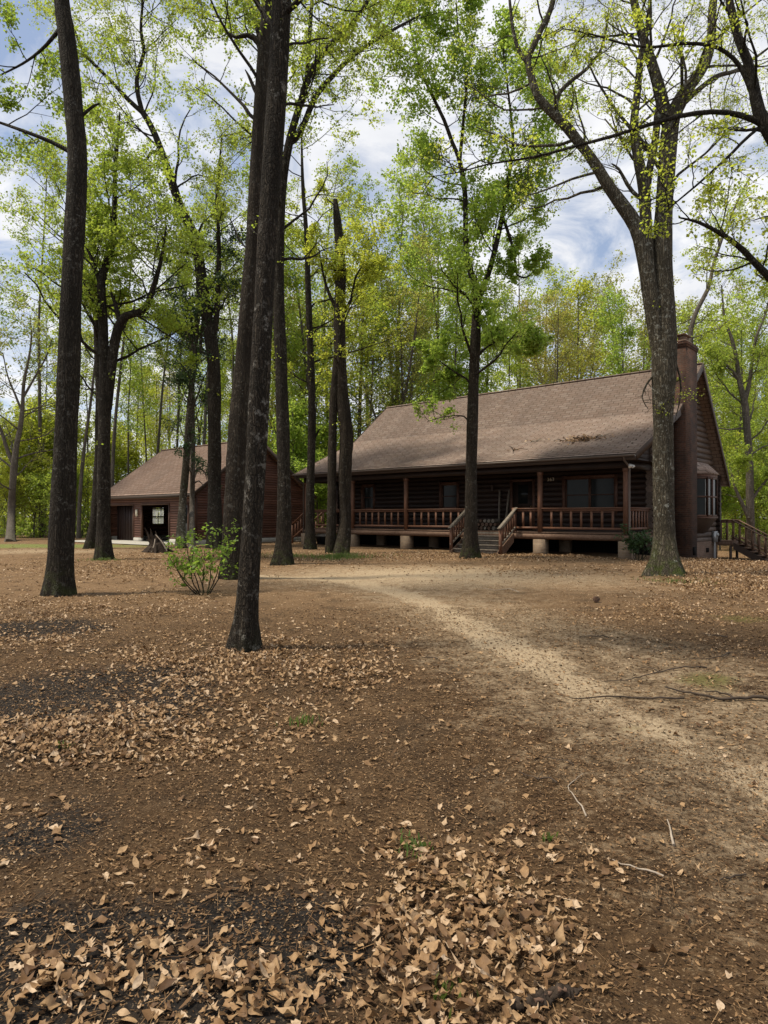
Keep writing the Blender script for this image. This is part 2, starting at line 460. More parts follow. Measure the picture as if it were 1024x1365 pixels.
def hero_tree(name, label, seed, base, Z, stems, bmat, lmat, crown=None, flare=.5, flareh=.45, sprigs=0, k=20, leaf_size=.09, group=None, cat='tree', sprig_leaf=6):
    """stems: list of dicts pts=[(px,py) or (px,py,dZ)], r=[radius px ...]; first one starts on the ground."""
    rng = np.random.default_rng(seed)
    g = G(*base) if base is not None else None
    loc = np.array([g[0], g[1], g[2]]); Z = Z or g[1]
    root = thing(name, label, cat, tuple(loc), group=group)
    tw = MB(); br = MB(); lf = MB(); kids = []
    for si, st in enumerate(stems):
        pts = []
        for q in st['pts']:
            zz = Z + (q[2] if len(q) > 2 else 0.0)
            pts.append(Wp(q[0], q[1], zz))
        if si == 0: pts[0] = np.array([loc[0], loc[1], loc[2] - .12])
        rad = [r / F * Z for r in st['r']]
        P, R = stem_tube(tw, rng, pts, rad, .22 if Z < 20 else .35, k if si == 0 else max(8, k - 6), flare if si == 0 else 0, flareh, st.get('rough', .05), loc[2])
        kids.append((P, R, st))
    LP = []
    for P, R, st in kids:
        m = st.get('m', 0)
        if m:
            q, r = resample(P, R, 14)
            S, D, L, r1 = spawn(rng, q[None], r[None], m, st.get('f0', .3), st.get('f1', 1.0), st.get('ang', 58), 1.0, .38, .012)
            L = st.get('len', 3.0) * rng.uniform(.5, 1.15, len(L)); r1 = np.clip(r1, .012, .010 + .016 * L)
            P1, R1 = grow(rng, S, D, L, r1, 8, .16, st.get('up', .06)); br.tubes(P1, R1, 6)
            S, D, L, r2 = spawn(rng, P1, R1, st.get('m2', 6), .25, 1, 50, .5, .55, .006)
            P2, R2 = grow(rng, S, D, L, r2, 6, .2, .04); br.tubes(P2, R2, 4)
            S, D, L, r3 = spawn(rng, P2, R2, st.get('m3', 5), .2, 1, 48, .5, .55, .0035)
            P3, R3 = grow(rng, S, D, L, r3, 4, .2, .03); br.tubes(P3, R3, 3)
            per = st.get('per', 9)
            if per:
                LP.append(leaf_points(rng, P3, per, st.get('spread', .06)))
                LP.append(leaf_points(rng, P2, max(1, per // 2), st.get('spread', .06), .5))
    if sprigs:
        P, R, st = kids[0]
        ii = rng.integers(int(len(P) * st.get('s0', .25)), len(P) - 2, sprigs)
        a = rng.uniform(0, 6.28, sprigs)
        D = np.stack([np.cos(a), np.sin(a), rng.uniform(.1, .7, sprigs)], 1)
        P1, R1 = grow(rng, P[ii] + D * np.array([1, 1, 0]) * R[ii][:, None] * .8, D, rng.uniform(.25, .9, sprigs), np.full(sprigs, .008), 6, .2, .05); br.tubes(P1, R1, 4)
        LP.append(leaf_points(rng, P1, sprig_leaf, .07, .3))
    for vv, ff in zip(br.v, br.f): tw.v.append(vv); tw.f.append(ff + tw.n)
    tw.n += br.n
    shift(tw, loc).build('trunk', bmat, root, True)
    if LP:
        C = np.vstack(LP)
        add_leaves(lf, rng, C, leaf_size)
        shift(lf, loc).build('crown', lmat, root)
    return root

def S(pts, r, **k): return dict(pts=pts, r=r, **k)

# ------------------------------------------------------------------ camera, sun, sky
cam_d = bpy.data.cameras.new('camera'); cam = bpy.data.objects.new('camera', cam_d); COL.objects.link(cam)
cam.location = (0, 0, CAMH); cam.rotation_euler = (math.radians(90), 0, 0)
cam_d.sensor_fit = 'VERTICAL'; cam_d.sensor_height = 36.0; cam_d.lens = F / 1365.0 * 36.0
cam_d.shift_y = (HZ - 682.5) / 1365.0
cam_d.clip_end = 2000; cam_d.clip_start = .05
scene.camera = cam
scene.view_settings.view_transform = 'Standard'; scene.view_settings.look = 'None'
scene.view_settings.exposure = 0; scene.view_settings.gamma = 1

SUN_EL, SUN_AZ = 63.0, -98.0     # azimuth from +Y towards +X
sd = Vector((math.sin(math.radians(SUN_AZ)) * math.cos(math.radians(SUN_EL)), math.cos(math.radians(SUN_AZ)) * math.cos(math.radians(SUN_EL)), math.sin(math.radians(SUN_EL))))
sun_d = bpy.data.lights.new('sun', 'SUN'); sun_d.energy = 5.2; sun_d.angle = math.radians(7); sun_d.color = (1.0, .90, .74)
sun = bpy.data.objects.new('sun', sun_d); COL.objects.link(sun)
sun.rotation_euler = (-sd).to_track_quat('-Z', 'Y').to_euler(); sun.location = (20, 20, 40)

world = bpy.data.worlds.new('World'); scene.world = world; world.use_nodes = True
wt = world.node_tree; wt.nodes.clear()
sky = nd(wt, 'TexSky', {'sky_type': 'NISHITA', 'sun_disc': False, 'sun_elevation': math.radians(SUN_EL), 'sun_rotation': math.radians(SUN_AZ), 'air_density': 1.0, 'dust_density': .6, 'ozone_density': 1.6})
tc = nd(wt, 'TexCoord'); sp = nd(wt, 'SeparateXYZ', Vector=tc.outputs['Generated'])
zc = mth(wt, 'ADD', mth(wt, 'MAXIMUM', sp.outputs[2], 0.0), .22)
cv = nd(wt, 'CombineXYZ', X=mth(wt, 'DIVIDE', sp.outputs[0], zc), Y=mth(wt, 'DIVIDE', sp.outputs[1], zc), Z=.37)
cn = noise(wt, cv.outputs[0], 3.4, 8, .62, .7)
cn2 = noise(wt, cv.outputs[0], 4.5, 5, .6, .3)
cover = ramp(wt, cn, .35, .56)
shade = ramp(wt, cn2, .3, .75)
cloud = mix(wt, shade, (7.4, 7.5, 7.85), (9.6, 9.6, 9.7))
skyc = mix(wt, .30, mix(wt, 1.0, sky.outputs[0], (1.0, 1.05, 1.12), 'MULTIPLY'), (6.6, 7.3, 8.6))
wc = mix(wt, mth(wt, 'MULTIPLY', cover, .97), skyc, cloud)
bg = nd(wt, 'Background', Color=wc, Strength=.115)
nd(wt, 'OutputWorld', Surface=bg.outputs[0])

# ------------------------------------------------------------------ ground sheet
def seg_dist(x, y, poly):
    d = np.full(np.shape(x), 1e9)
    for a, b in zip(poly[:-1], poly[1:]):
        ab = b - a; t = np.clip(((x - a[0]) * ab[0] + (y - a[1]) * ab[1]) / (ab @ ab), 0, 1)
        d = np.minimum(d, np.hypot(x - a[0] - t * ab[0], y - a[1] - t * ab[1]))
    return d

def gpoly(pp): return [G(*p)[:2] for p in pp]
def patch(x, y, px, py, rx, ry, ang=0.0):
    c = G(px, py); Z = c[1]
    ax = rx / F * Z; ay = max(.05, abs(G(px, py + ry)[1] - G(px, py - min(ry, (py - HZ) * .6))[1]) / 2)
    return np.exp(-(((x - c[0]) / ax) ** 2 + ((y - c[1]) / ay) ** 2))

def ground_masks(x, y):
    p1 = gpoly([(330, 768), (450, 772), (540, 792), (590, 815), (640, 838), (690, 868), (740, 900), (800, 938), (850, 964), (910, 992), (980, 1022), (1060, 1060), (1200, 1120)])
    p2 = gpoly([(480, 768), (600, 795), (690, 822), (780, 848), (860, 880), (960, 930), (1100, 990)])
    d1 = seg_dist(x, y, p1); d2 = seg_dist(x, y, p2)
    wob = .06 * np.sin(3.1 * x + 1.7 * y) + .05 * np.sin(5.7 * y - 2.2 * x)
    sand = np.maximum(1.2 * np.exp(-((d1 + wob * 1.5) / (.14 + .012 * y)) ** 2), .42 * np.exp(-((d2 + wob) / .35) ** 2))
    sand = np.maximum(sand, .40 * np.exp(-((d1 - wob * 2) / 1.5) ** 2)); sand = np.maximum(sand, .38 * np.exp(-((d2 + wob * 2) / 1.6) ** 2)); sand = np.maximum(sand, .7 * patch(x, y, 560, 766, 240, 17)); sand = np.maximum(sand, .45 * patch(x, y, 760, 770, 140, 18))
    sand = np.maximum(sand, .5 * patch(x, y, 60, 735, 150, 4))
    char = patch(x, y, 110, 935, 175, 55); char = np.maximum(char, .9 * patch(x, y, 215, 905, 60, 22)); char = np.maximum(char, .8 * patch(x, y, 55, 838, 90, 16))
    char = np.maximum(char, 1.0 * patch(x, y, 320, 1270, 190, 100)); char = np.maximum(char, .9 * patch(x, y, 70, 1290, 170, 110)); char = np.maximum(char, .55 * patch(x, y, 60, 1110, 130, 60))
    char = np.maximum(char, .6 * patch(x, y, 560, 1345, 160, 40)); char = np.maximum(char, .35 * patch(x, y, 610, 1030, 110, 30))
    moss = patch(x, y, 945, 908, 45, 14); moss = np.maximum(moss, .9 * patch(x, y, 990, 824, 45, 6)); moss = np.maximum(moss, .7 * patch(x, y, 905, 775, 55, 6))
    moss = np.maximum(moss, .45 * patch(x, y, 640, 1185, 120, 60)); moss = np.maximum(moss, .6 * patch(x, y, 450, 742, 60, 5)); moss = np.maximum(moss, .45 * patch(x, y, 300, 738, 90, 4))
    moss = np.maximum(moss, .5 * patch(x, y, 840, 975, 60, 14))
    grass = 1.0 * patch(x, y, 30, 727.5, 190, 3.2); grass = np.maximum(grass, .9 * patch(x, y, 455, 742, 32, 4)); grass = np.maximum(grass, .4 * patch(x, y, 385, 740, 22, 5))
    far = sstep((y - 21) / 14.0)
    grass = np.maximum(grass, .55 * sstep((y - 44) / 10))
    mid = sstep((y - 6.0) / 9.0)
    return sand, char, moss, grass, mid

nx, ny = 300, 340
u = np.linspace(-1, 1, nx); v = np.linspace(0, 1, ny)
gx = 260 * np.sinh(5.2 * u) / np.sinh(5.2)
gy = -12 + 612 * (np.exp(5.6 * v) - 1) / (np.exp(5.6) - 1)
X, Y = np.meshgrid(gx, gy)
rngg = np.random.default_rng(3)
Zg = H(X, Y) + rngg.normal(0, .004, X.shape) * (np.hypot(X, Y) < 14)
gm = MB(); idx = np.arange(nx * ny).reshape(ny, nx)
gm.add(np.stack([X, Y, Zg], -1), np.stack([idx[:-1, :-1], idx[:-1, 1:], idx[1:, 1:], idx[1:, :-1]], -1).reshape(-1, 4))

def ground_material():
    m, nt = mat('ground_soil')
    at = {}
    for n in ('sand', 'char', 'moss', 'grass', 'mid'):
        a = nd(nt, 'Attribute'); a.attribute_name = n; at[n] = a.outputs['Fac']
    raw = ocoord(nt)
    n_big = noise(nt, raw, .8, 5, .6); n_mid = noise(nt, raw, 4.0, 6, .65); n_f = noise(nt, raw, 22, 6, .7); n_ff = noise(nt, raw, 110, 4, .7)
    soil = mix(nt, ramp(nt, n_mid, .32, .68), (.036, .021, .011), (.098, .058, .028))
    soil = mix(nt, ramp(nt, n_f, .45, .72, 0, .6), soil, (.185, .112, .055))
    straw = mix(nt, ramp(nt, n_f, .3, .7), (.15, .088, .045), (.32, .21, .118))
    c = mix(nt, mth(nt, 'MULTIPLY', at['mid'], ramp(nt, n_big, .3, .7, .55, 1)), soil, straw)
    n_pt = noise(nt, raw, 1.7, 7, .68, .5); n_pg = noise(nt, ocoord(nt, (1, .7, 1)), 2.6, 6, .7, .3)
    c = mix(nt, ramp(nt, n_pt, .50, .66, 0, .62), c, (.034, .023, .014))
    c = mix(nt, ramp(nt, n_pg, .55, .70, 0, .5), c, (.15, .098, .056))
    c = mix(nt, mth(nt, 'MULTIPLY', ramp(nt, n_big, .5, .7), .35), c, (.06, .042, .026))
    sandc = mix(nt, ramp(nt, n_f, .3, .75), (.30, .222, .138), (.52, .415, .28))
    def edge(a, lo=.28, hi=.66, amp=.62):
        return ramp(nt, mth(nt, 'ADD', a, mth(nt, 'MULTIPLY', mth(nt, 'SUBTRACT', mth(nt, 'ADD', mth(nt, 'MULTIPLY', n_mid, .55), mth(nt, 'MULTIPLY', n_f, .45)), .5), amp * 2)), lo, hi)
    c = mix(nt, mth(nt, 'MULTIPLY', edge(at['sand'], .20, .66, .75), .92), c, sandc)
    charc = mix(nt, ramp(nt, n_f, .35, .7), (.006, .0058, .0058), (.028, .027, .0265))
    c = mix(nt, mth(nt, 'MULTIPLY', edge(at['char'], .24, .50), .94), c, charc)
    mossc = mix(nt, ramp(nt, n_f, .35, .7), (.07, .065, .018), (.15, .145, .04))
    c = mix(nt, mth(nt, 'MULTIPLY', edge(at['moss'], .35, .75), .8), c, mossc)
    grc = mix(nt, ramp(nt, n_f, .3, .7), (.09, .12, .03), (.22, .25, .075))
    c = mix(nt, mth(nt, 'MULTIPLY', edge(at['grass'], .3, .7), .9), c, grc)
    c = mix(nt, ramp(nt, n_ff, .48, .68, 0, .5), c, (.03, .02, .012))
    c = mix(nt, ramp(nt, noise(nt, raw, 75, 2, .6), .60, .68, 0, .55), c, (.33, .23, .135))
    hgt = mth(nt, 'ADD', mth(nt, 'ADD', mth(nt, 'MULTIPLY', n_mid, .8), mth(nt, 'MULTIPLY', n_f, .7)), mth(nt, 'MULTIPLY', n_ff, .45))
    finish(nt, c, .95, hgt, .9, .03, .1)
    return m
ground = gm.build('ground', ground_material(), None, True)
tag(ground, 'brown bare soil yard with a pale sandy wheel track', None, None, 'structure')
for n, a in zip(('sand', 'char', 'moss', 'grass', 'mid'), ground_masks(X, Y)):
    at = ground.data.attributes.new(n, 'FLOAT', 'POINT'); at.data.foreach_set('value', np.asarray(a, np.float32).ravel())

# ------------------------------------------------------------------ log cabin
RZ = math.atan2(-.6652, .7466)
P0 = (8.5, 23.9, 0.0)
LEN = 16.74
def loc2w(o, p):
    c, s = math.cos(RZ), math.sin(RZ)
    return (o[0] + c * p[0] - s * p[1], o[1] + s * p[0] + c * p[1], p[2])

def roof_mb(prof, x0, x1, course=.19, lift=.026, thick=.11):
    """prof: list of (y, z) from front eave over the ridge to the rear eave"""
    prof = [np.array(p, float) for p in prof]
    ridge = max(range(len(prof)), key=lambda i: prof[i][1])
    top = []
    for a, b in zip(prof[:-1], prof[1:]):
        L = np.linalg.norm(b - a); n = max(1, int(round(L / course))); d = (b - a) / L
        nn = np.array([-d[1], d[0]])
        up = b[1] > a[1]
        for i in range(n):
            p, q = a + d * L * i / n, a + d * L * (i + 1) / n
            top += [p + nn * (lift if up else .001), q + nn * (.001 if up else lift)]
    mb = MB(); T = np.array(top); n = len(T)
    rs = np.random.default_rng(5)
    V = np.vstack([np.column_stack([np.full(n, x0), T]), np.column_stack([np.full(n, x1), T])])
    i = np.arange(n - 1)
    mb.add(V, np.stack([i, n + i, n + i + 1, i + 1], 1))
    under = [p - np.array([0, thick]) for p in prof]; m = len(under); U = np.array(under)
    V = np.vstack([np.column_stack([np.full(m, x0), U]), np.column_stack([np.full(m, x1), U])]); j = np.arange(m - 1)
    mb.add(V, np.stack([j, j + 1, m + j + 1, m + j], 1))
    for x in (x0, x1):
        for a, b, c, d in zip(prof[:-1], prof[1:], under[:-1], under[1:]):
            mb.quad((x, a[0], a[1]), (x, b[0], b[1]), (x, d[0], d[1]), (x, c[0], c[1]))
    for e in (0, -1):
        mb.quad((x0, *prof[e]), (x1, *prof[e]), (x1, *under[e]), (x0, *under[e]))
    return mb

def roof_uv(o, prof):
    ys = [p[0] for p in prof]; arc = [0]
    for a, b in zip(prof[:-1], prof[1:]): arc.append(arc[-1] + math.hypot(b[0] - a[0], b[1] - a[1]))
    me = o.data; lay = me.uv_layers.new(name='UVMap')
    vi = np.zeros(len(me.loops), int); me.loops.foreach_get('vertex_index', vi)
    co = np.zeros(len(me.vertices) * 3); me.vertices.foreach_get('co', co); co = co.reshape(-1, 3)[vi]
    lay.data.foreach_set('uv', np.column_stack([co[:, 0], np.interp(co[:, 1], ys, arc)]).astype(np.float32).ravel())

def cuts(a, b, ops, z):
    segs = [(a, b)]
    for o0, o1, z0, z1 in ops:
        if z0 < z < z1:
            ns = []
            for s0, s1 in segs:
                if o1 <= s0 or o0 >= s1: ns.append((s0, s1)); continue
                if o0 > s0: ns.append((s0, o0))
                if o1 < s1: ns.append((o1, s1))
            segs = ns
    return [s for s in segs if s[1] - s[0] > .03]

def log_wall(mb, axis, fixed, span, z0, z1, r, ops=(), pitch=None):
    rs = np.random.default_rng(int(abs(fixed) * 10 + z0 * 7 + 3))
    pitch = pitch or r * 1.72; z = z0 + r * .8
    while z < z1:
        a, b = span(z)
        if b - a > .1:
            for s0, s1 in cuts(a, b, ops, z):
                n = max(2, int((s1 - s0) / 1.2)); t = np.linspace(s0, s1, n)
                w = fixed + rs.normal(0, .004, n); zz = z + rs.normal(0, .004, n)
                P = np.stack([t, w, zz], 1) if axis == 'x' else np.stack([w, t, zz], 1)
                mb.tube(P, r * rs.uniform(.95, 1.05) * np.ones(n), 10)
        z += pitch

cab = thing('log_cabin', 'long dark brown log house with full front porch, shingled roof and brick chimney', 'house', P0, RZ)
PROF = [(-.42, 3.62), (4.0, 5.62), (6.8, 7.88), (10.75, 2.95)]
def roof_z(y): return float(np.interp(y, [p[0] for p in PROF], [p[1] for p in PROF]))
rf = roof_mb(PROF, -LEN - .42, .52).build('roof', M['shingle'], cab); roof_uv(rf, PROF)
mb = MB(); mb.bar((-LEN - .42, 6.8, 7.89), (.52, 6.8, 7.89), .26, .05); mb.build('ridge_cap', M['shingle'], rf, uv=True)
# rake boards and fascia
for x in (.535, -LEN - .435):
    mb = MB()
    for a, b in zip(PROF[:-1], PROF[1:]): mb.bar((x, a[0], a[1] - .10), (x, b[0], b[1] - .10), .028, .24)
    mb.build('rake_board', M['fascia'], rf)
mb = MB(); mb.box(-LEN - .42, .52, -.455, -.425, 3.40, 3.575); mb.build('fascia_board', M['fascia'], rf)
mb = MB()
th = np.linspace(math.pi, 2 * math.pi, 7); poly = [(-.53 + .065 * math.cos(a), 3.585 + .075 * math.sin(a)) for a in th] + [(-.478, 3.585), (-.53, 3.54), (-.582, 3.585)]
mb.prism([(y, z) for y, z in poly], 'x', -LEN - .44, .54); mb.build('gutter', M['gutter'], cab)
mb = MB(); mb.quad((-LEN - .4, -.42, 3.42), (.5, -.42, 3.42), (.5, 2.4, 3.42), (-LEN - .4, 2.4, 3.42)); mb.build('porch_ceiling', M['soffit'], cab)
mb = MB(); mb.box(-LEN - .08, .08, -.09, .09, 3.17, 3.41)
for x in (-.08, -LEN - .08): mb.box(x, x + .16, .092, 2.28, 3.18, 3.408)
mb.build('porch_beam', M['log'], cab)
# porch gable infill boards at both ends
for x in (0.0, -LEN):
    mb = MB(); zz = 3.42
    while zz < 4.7:
        ya = np.interp(zz + .1, [p[1] for p in PROF[:3]], [p[0] for p in PROF[:3]]) + .05
        if ya < 2.35: mb.box(x - .02, x + .02 + .004, max(ya, -.05), 2.36, zz, zz + .165)
        zz += .17
    mb.build('porch_end_boards', M['soffit'], cab)

bigw = (-3.59, -1.27, 1.55, 3.10); door = (-6.06, -4.86, .86, 3.05); w2 = (-9.9, -8.78, 1.75, 3.05); w1 = (-15.0, -14.05, 1.75, 3.10)
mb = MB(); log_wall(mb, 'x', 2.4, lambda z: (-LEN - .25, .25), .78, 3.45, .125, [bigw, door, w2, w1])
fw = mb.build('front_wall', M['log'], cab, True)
def gspan(z):
    if z < 4.6: a = 2.15
    else: a = float(np.interp(z + .22, [p[1] for p in PROF[:3]], [p[0] for p in PROF[:3]]))
    b = float(np.interp(-(z + .25), [-p[1] for p in PROF[2:]], [p[0] for p in PROF[2:]]))
    return max(a, 2.15), min(b, 10.3 + .22)
mb = MB(); log_wall(mb, 'y', 0.0, gspan, .30, 7.6, .135, [(7.0, 8.75, 1.2, 3.1)])
mb.build('gable_wall', M['log_gable'], cab, True)
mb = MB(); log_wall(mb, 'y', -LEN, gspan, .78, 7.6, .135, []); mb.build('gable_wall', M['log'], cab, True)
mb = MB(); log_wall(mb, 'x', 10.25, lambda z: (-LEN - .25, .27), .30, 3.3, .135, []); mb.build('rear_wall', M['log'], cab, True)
mb = MB()
mb.box(-LEN, -.02, 2.30, 2.42, -.6, .80); mb.build('foundation', M['black_gap'], cab)  # foundation wall coloured near-black to paint the shade under the deck
mb = MB(); mb.box(-.10, .12, 2.3, 10.32, -.95, .34); mb.box(-LEN, -.101, 10.1, 10.32, -.95, .34); mb.build('foundation', M['brick_base'], cab, uv=True)
mb = MB(); mb.box(-.02, .135, 8.6, 9.0, -.15, .05); mb.build('vent', M['black_gap'], cab)
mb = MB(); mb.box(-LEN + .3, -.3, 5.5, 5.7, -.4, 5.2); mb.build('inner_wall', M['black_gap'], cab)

# porch deck, edge log, posts, piers
mb = MB(); y = -.06
while y < 2.28:
    mb.box(-LEN - .1, .1, y, y + .138, .82, .862); y += .145
mb.build('porch_deck', M['deckwood'], cab)
mb = MB(); mb.tube([(-LEN - .2, .02, .70), (-8, .015, .70), (.2, .02, .70)], [.115] * 3, 12)
for x in (-LEN, 0): mb.tube([(x, .13, .70), (x, 2.3, .70)], [.11] * 2, 12)
mb.build('edge_log', M['deckwood'], cab, True)
BAY = LEN / 5
for i in range(6):
    x = -i * BAY; mb = MB(); mb.box(x - .075, x + .075, -.075, .075, .863, 3.168); mb.box(x - .09, x + .09, -.09, .0905, 3.05, 3.165)
    mb.build('porch_post', M['redwood'], cab)
    mb = MB(); mb.box(x - .22, x + .22, -.16, .26, -.3, .585); mb.build('pier', M['brick_pier'], cab, uv=True)
for i in (1, 2, 3, 4):
    mb = MB(); x = -i * BAY; mb.box(x - .2, x + .2, 1.9, 2.28, -.3, .6); mb.build('pier', M['brick_pier'], cab, uv=True)

def railing(x0, x1, nb, y=0.0):
    rail = MB(); rail.box(x0, x1, y - .07, y + .07, 1.745, 1.785); rail.box(x0, x1, y - .02, y + .02, 1.655, 1.743); r = rail.build('railing', M['redwood'], cab); b = MB(); b.box(x0, x1, y - .022, y + .022, .975, 1.06); b.build('bottom_rail', M['redwood'], r)
    for k in range(nb):
        x = x0 + (x1 - x0) * (k + 1) / (nb + 1); b = MB(); b.box(x - .042, x + .042, y - .017, y + .017, 1.062, 1.653); b.build('baluster', M['redwood'], r)
def side_railing(x, y0, y1, nb):
    rail = MB(); rail.box(x - .07, x + .07, y0, y1, 1.745, 1.785); rail.box(x - .02, x + .02, y0, y1, 1.655, 1.743); r = rail.build('railing', M['redwood'], cab); b = MB(); b.box(x - .022, x + .022, y0, y1, .975, 1.06); b.build('bottom_rail', M['redwood'], r)
    for k in range(nb):
        y = y0 + (y1 - y0) * (k + 1) / (nb + 1); b = MB(); b.box(x - .017, x + .017, y - .042, y + .042, 1.062, 1.653); b.build('baluster', M['redwood'], r)
railing(-BAY + .076, -.076, 7)
railing(-4.42, -BAY - .076, 2)
railing(-3 * BAY + .076, -2 * BAY - .076, 7); railing(-4 * BAY + .076, -3 * BAY - .076, 7); railing(-5 * BAY + .076, -4 * BAY - .076, 7)
side_railing(0, .076, 2.26, 7); side_railing(-LEN, 1.45, 2.26, 3)
mb = MB(); mb.box(-4.56, -4.421, -.07, .07, .863, 1.80); mb.build('newel_post', M['redwood'], cab)
# front steps
st = MB(); X0, X1 = -6.62, -4.5
st0 = None
for k in range(4):
    z = .862 - .172 * (k + 1); y = -.09 - .27 * (k + 1)
    mb = MB(); mb.box(X0, X1, y, y + .295, z - .045, z); mb.box(X0 + .02, X1 - .02, y + .05, y + .07, z - .17, z - .046)
    mb.build('step', M['greywood'], cab)
mb = MB(); mb.box(X0 + .02, X1 - .02, -.075, -.062, .55, .818); mb.build('riser', M['greywood'], cab)
for x in (X0 - .045, X1 + .002):
    mb = MB(); mb.prism([(-.09, .80), (-.09, .45), (-.95, -.12), (-1.28, -.12), (-1.28, .08)], 'x', x, x + .043); mb.build('stringer', M['deckwood'], cab)
for x in (X0 - .10, X1 + .10):
    mb = MB(); mb.box(x - .05, x + .05, -1.20, -1.10, -.15, 1.02); mb.build('newel_post', M['redwood'], cab)
    rl = MB(); rl.bar((x, -1.28, .99), (x, -.0, 1.80), .13, .035); rl.bar((x, -1.2, .93), (x, -.08, 1.64), .035, .08); rl.bar((x, -1.2, .32), (x, -.08, 1.02), .035, .08)
    r = rl.build('stair_railing', M['greywood'], cab)
    for k in range(5):
        t = (k + 1) / 6; y = -1.15 + t * 1.07; z = .38 + t * .67
        b = MB(); b.box(x - .017, x + .017, y - .04, y + .04, z + .02, z + .55); b.build('baluster', M['redwood'], r)
mb = MB(); mb.box(-6.78, -6.70, -.06, .06, .863, 1.80); mb.build('newel_post', M['redwood'], cab)
# side steps at the left porch end
for k in range(4):
    z = .862 - .172 * (k + 1); x = -LEN - .12 - .27 * (k + 1); mb = MB(); mb.box(x, x + .295, .2, 1.35, z - .045, z); mb.build('step', M['greywood'], cab)
for y in (.14, 1.40):
    mb = MB(); mb.box(-LEN - 1.32, -LEN - 1.22, y - .05, y + .05, -.1, 1.0); mb.build('newel_post', M['redwood'], cab)
    rl = MB(); rl.bar((-LEN - 1.36, y, .98), (-LEN - .06, y, 1.78), .12, .04); rl.bar((-LEN - 1.26, y, .30), (-LEN - .06, y, 1.02), .035, .085)
    r = rl.build('stair_railing', M['redwood'], cab)
    for k in range(4):
        t = (k + 1) / 5; x = -LEN - 1.24 + t * 1.1; b = MB(); b.box(x - .04, x + .04, y - .017, y + .017, .33 + t * .68, .95 + t * .68); b.build('baluster', M['redwood'], r)

def framed_window(x0, x1, z0, z1, y, lights, parent=cab, name='window', mt=None, cur=None):
    mt = mt or M['trim']; fr = MB(); w = .11
    yf = y - .155
    fr.box(x0 - w, x0, yf, y + .06, z0 - w, z1 + w); fr.box(x1, x1 + w, yf, y + .06, z0 - w, z1 + w)
    fr.box(x0, x1, yf - .002, y + .06, z1, z1 + w); fr.box(x0 - .02, x1 + .02, yf - .04, y + .062, z0 - .06, z0)
    f = fr.build(name, mt, parent)
    n = lights
    for k in range(n):
        a = x0 + (x1 - x0) * k / n; b = x0 + (x1 - x0) * (k + 1) / n; zm = (z0 + z1) / 2
        sm = MB(); e = .045
        sm.box(a, a + e, y - .08, y, z0, z1); sm.box(b - e, b, y - .08, y, z0, z1); sm.box(a + e, b - e, y - .082, y, z1 - e, z1); sm.box(a + e, b - e, y - .082, y, z0, z0 + e); sm.box(a + e, b - e, y - .084, y, zm - .02, zm + .02)
        sm.build('sash', mt, f)
        pm = MB(); pm.quad((a, y - .03, z0), (b, y - .03, z0), (b, y - .03, z1), (a, y - .03, z1)); pm.build('pane', M['glass'], f)
    if cur:
        cm = MB(); cm.quad((x0, y + .02, z0), (x1, y + .02, z0), (x1, y + .02, z1), (x0, y + .02, z1)); cm.build('backing', M['black_gap'], f)
    return f
framed_window(bigw[0] + .11, bigw[1] - .11, bigw[2] + .1, bigw[3] - .1, 2.4, 2)
framed_window(w2[0] + .11, w2[1] - .11, w2[2] + .1, w2[3] - .1, 2.4, 1)
framed_window(w1[0] + .11, w1[1] - .11, w1[2] + .1, w1[3] - .1, 2.4, 1)
# front door
mb = MB(); mb.box(door[0], door[0] + .10, 2.24, 2.46, .863, 3.05); mb.box(door[1] - .10, door[1], 2.24, 2.46, .863, 3.05); mb.box(door[0] + .1, door[1] - .1, 2.238, 2.46, 2.95, 3.05)
fr = mb.build('door_frame', M['trim'], cab)
mb = MB(); a, b = door[0] + .1, door[1] - .1
mb.box(a, b, 2.34, 2.39, .863, 2.95)
for zz in (1.0, 1.75): mb.box(a + .12, b - .12, 2.325, 2.341, zz, zz + .6)
dr = mb.build('front_door', M['log'], cab)
mb = MB(); mb.box(a + .28, a + .74, 2.318, 2.342, 2.0, 2.82); mb.build('pane', M['glass'], dr)
mb = MB(); mb.tube([(b - .07, 2.34, 1.88), (b - .07, 2.30, 1.88), (b - .07, 2.27, 1.88), (b - .07, 2.25, 1.88)], [.03, .015, .035, .01], 10); mb.build('knob', M['brass'], dr, True)
# house number
fc = bpy.data.curves.new('house_number', 'FONT'); fc.body = '363'; fc.size = .20; fc.extrude = .008; fc.space_character = 1.15
fo = bpy.data.objects.new('lettering_curve', fc); COL.objects.link(fo)
hm = bpy.data.meshes.new_from_object(fo.evaluated_get(bpy.context.evaluated_depsgraph_get())); bpy.data.objects.remove(fo)
hm.materials.clear(); hm.materials.append(M['pale'])
hn = bpy.data.objects.new('house_number', hm); COL.objects.link(hn); hn.parent = cab; hn.location = (-4.26, 2.24, 2.93); hn.rotation_euler = (math.radians(90), 0, 0)
# wall lamp by the door and flood lamp on the porch corner
mb = MB(); mb.tube([(-6.9, 2.27, 2.75), (-6.9, 2.18, 2.75)], [.03, .03], 8); mb.tube([(-6.9, 2.17, 2.60), (-6.9, 2.17, 2.82), (-6.9, 2.17, 2.88)], [.05, .065, .02], 8); mb.build('porch_lamp', M['fascia'], cab)
mb = MB()
for dx, dy in ((.08, -.10), (.14, .02)):
    mb.tube([(.10, .0, 3.30), (.10 + dx * .6, dy * .6, 3.27), (.10 + dx, dy, 3.22), (.10 + dx * 1.2, dy * 1.2, 3.18)], [.02, .03, .06, .062], 10)
mb.build('flood_lamp', M['white'], cab, True)
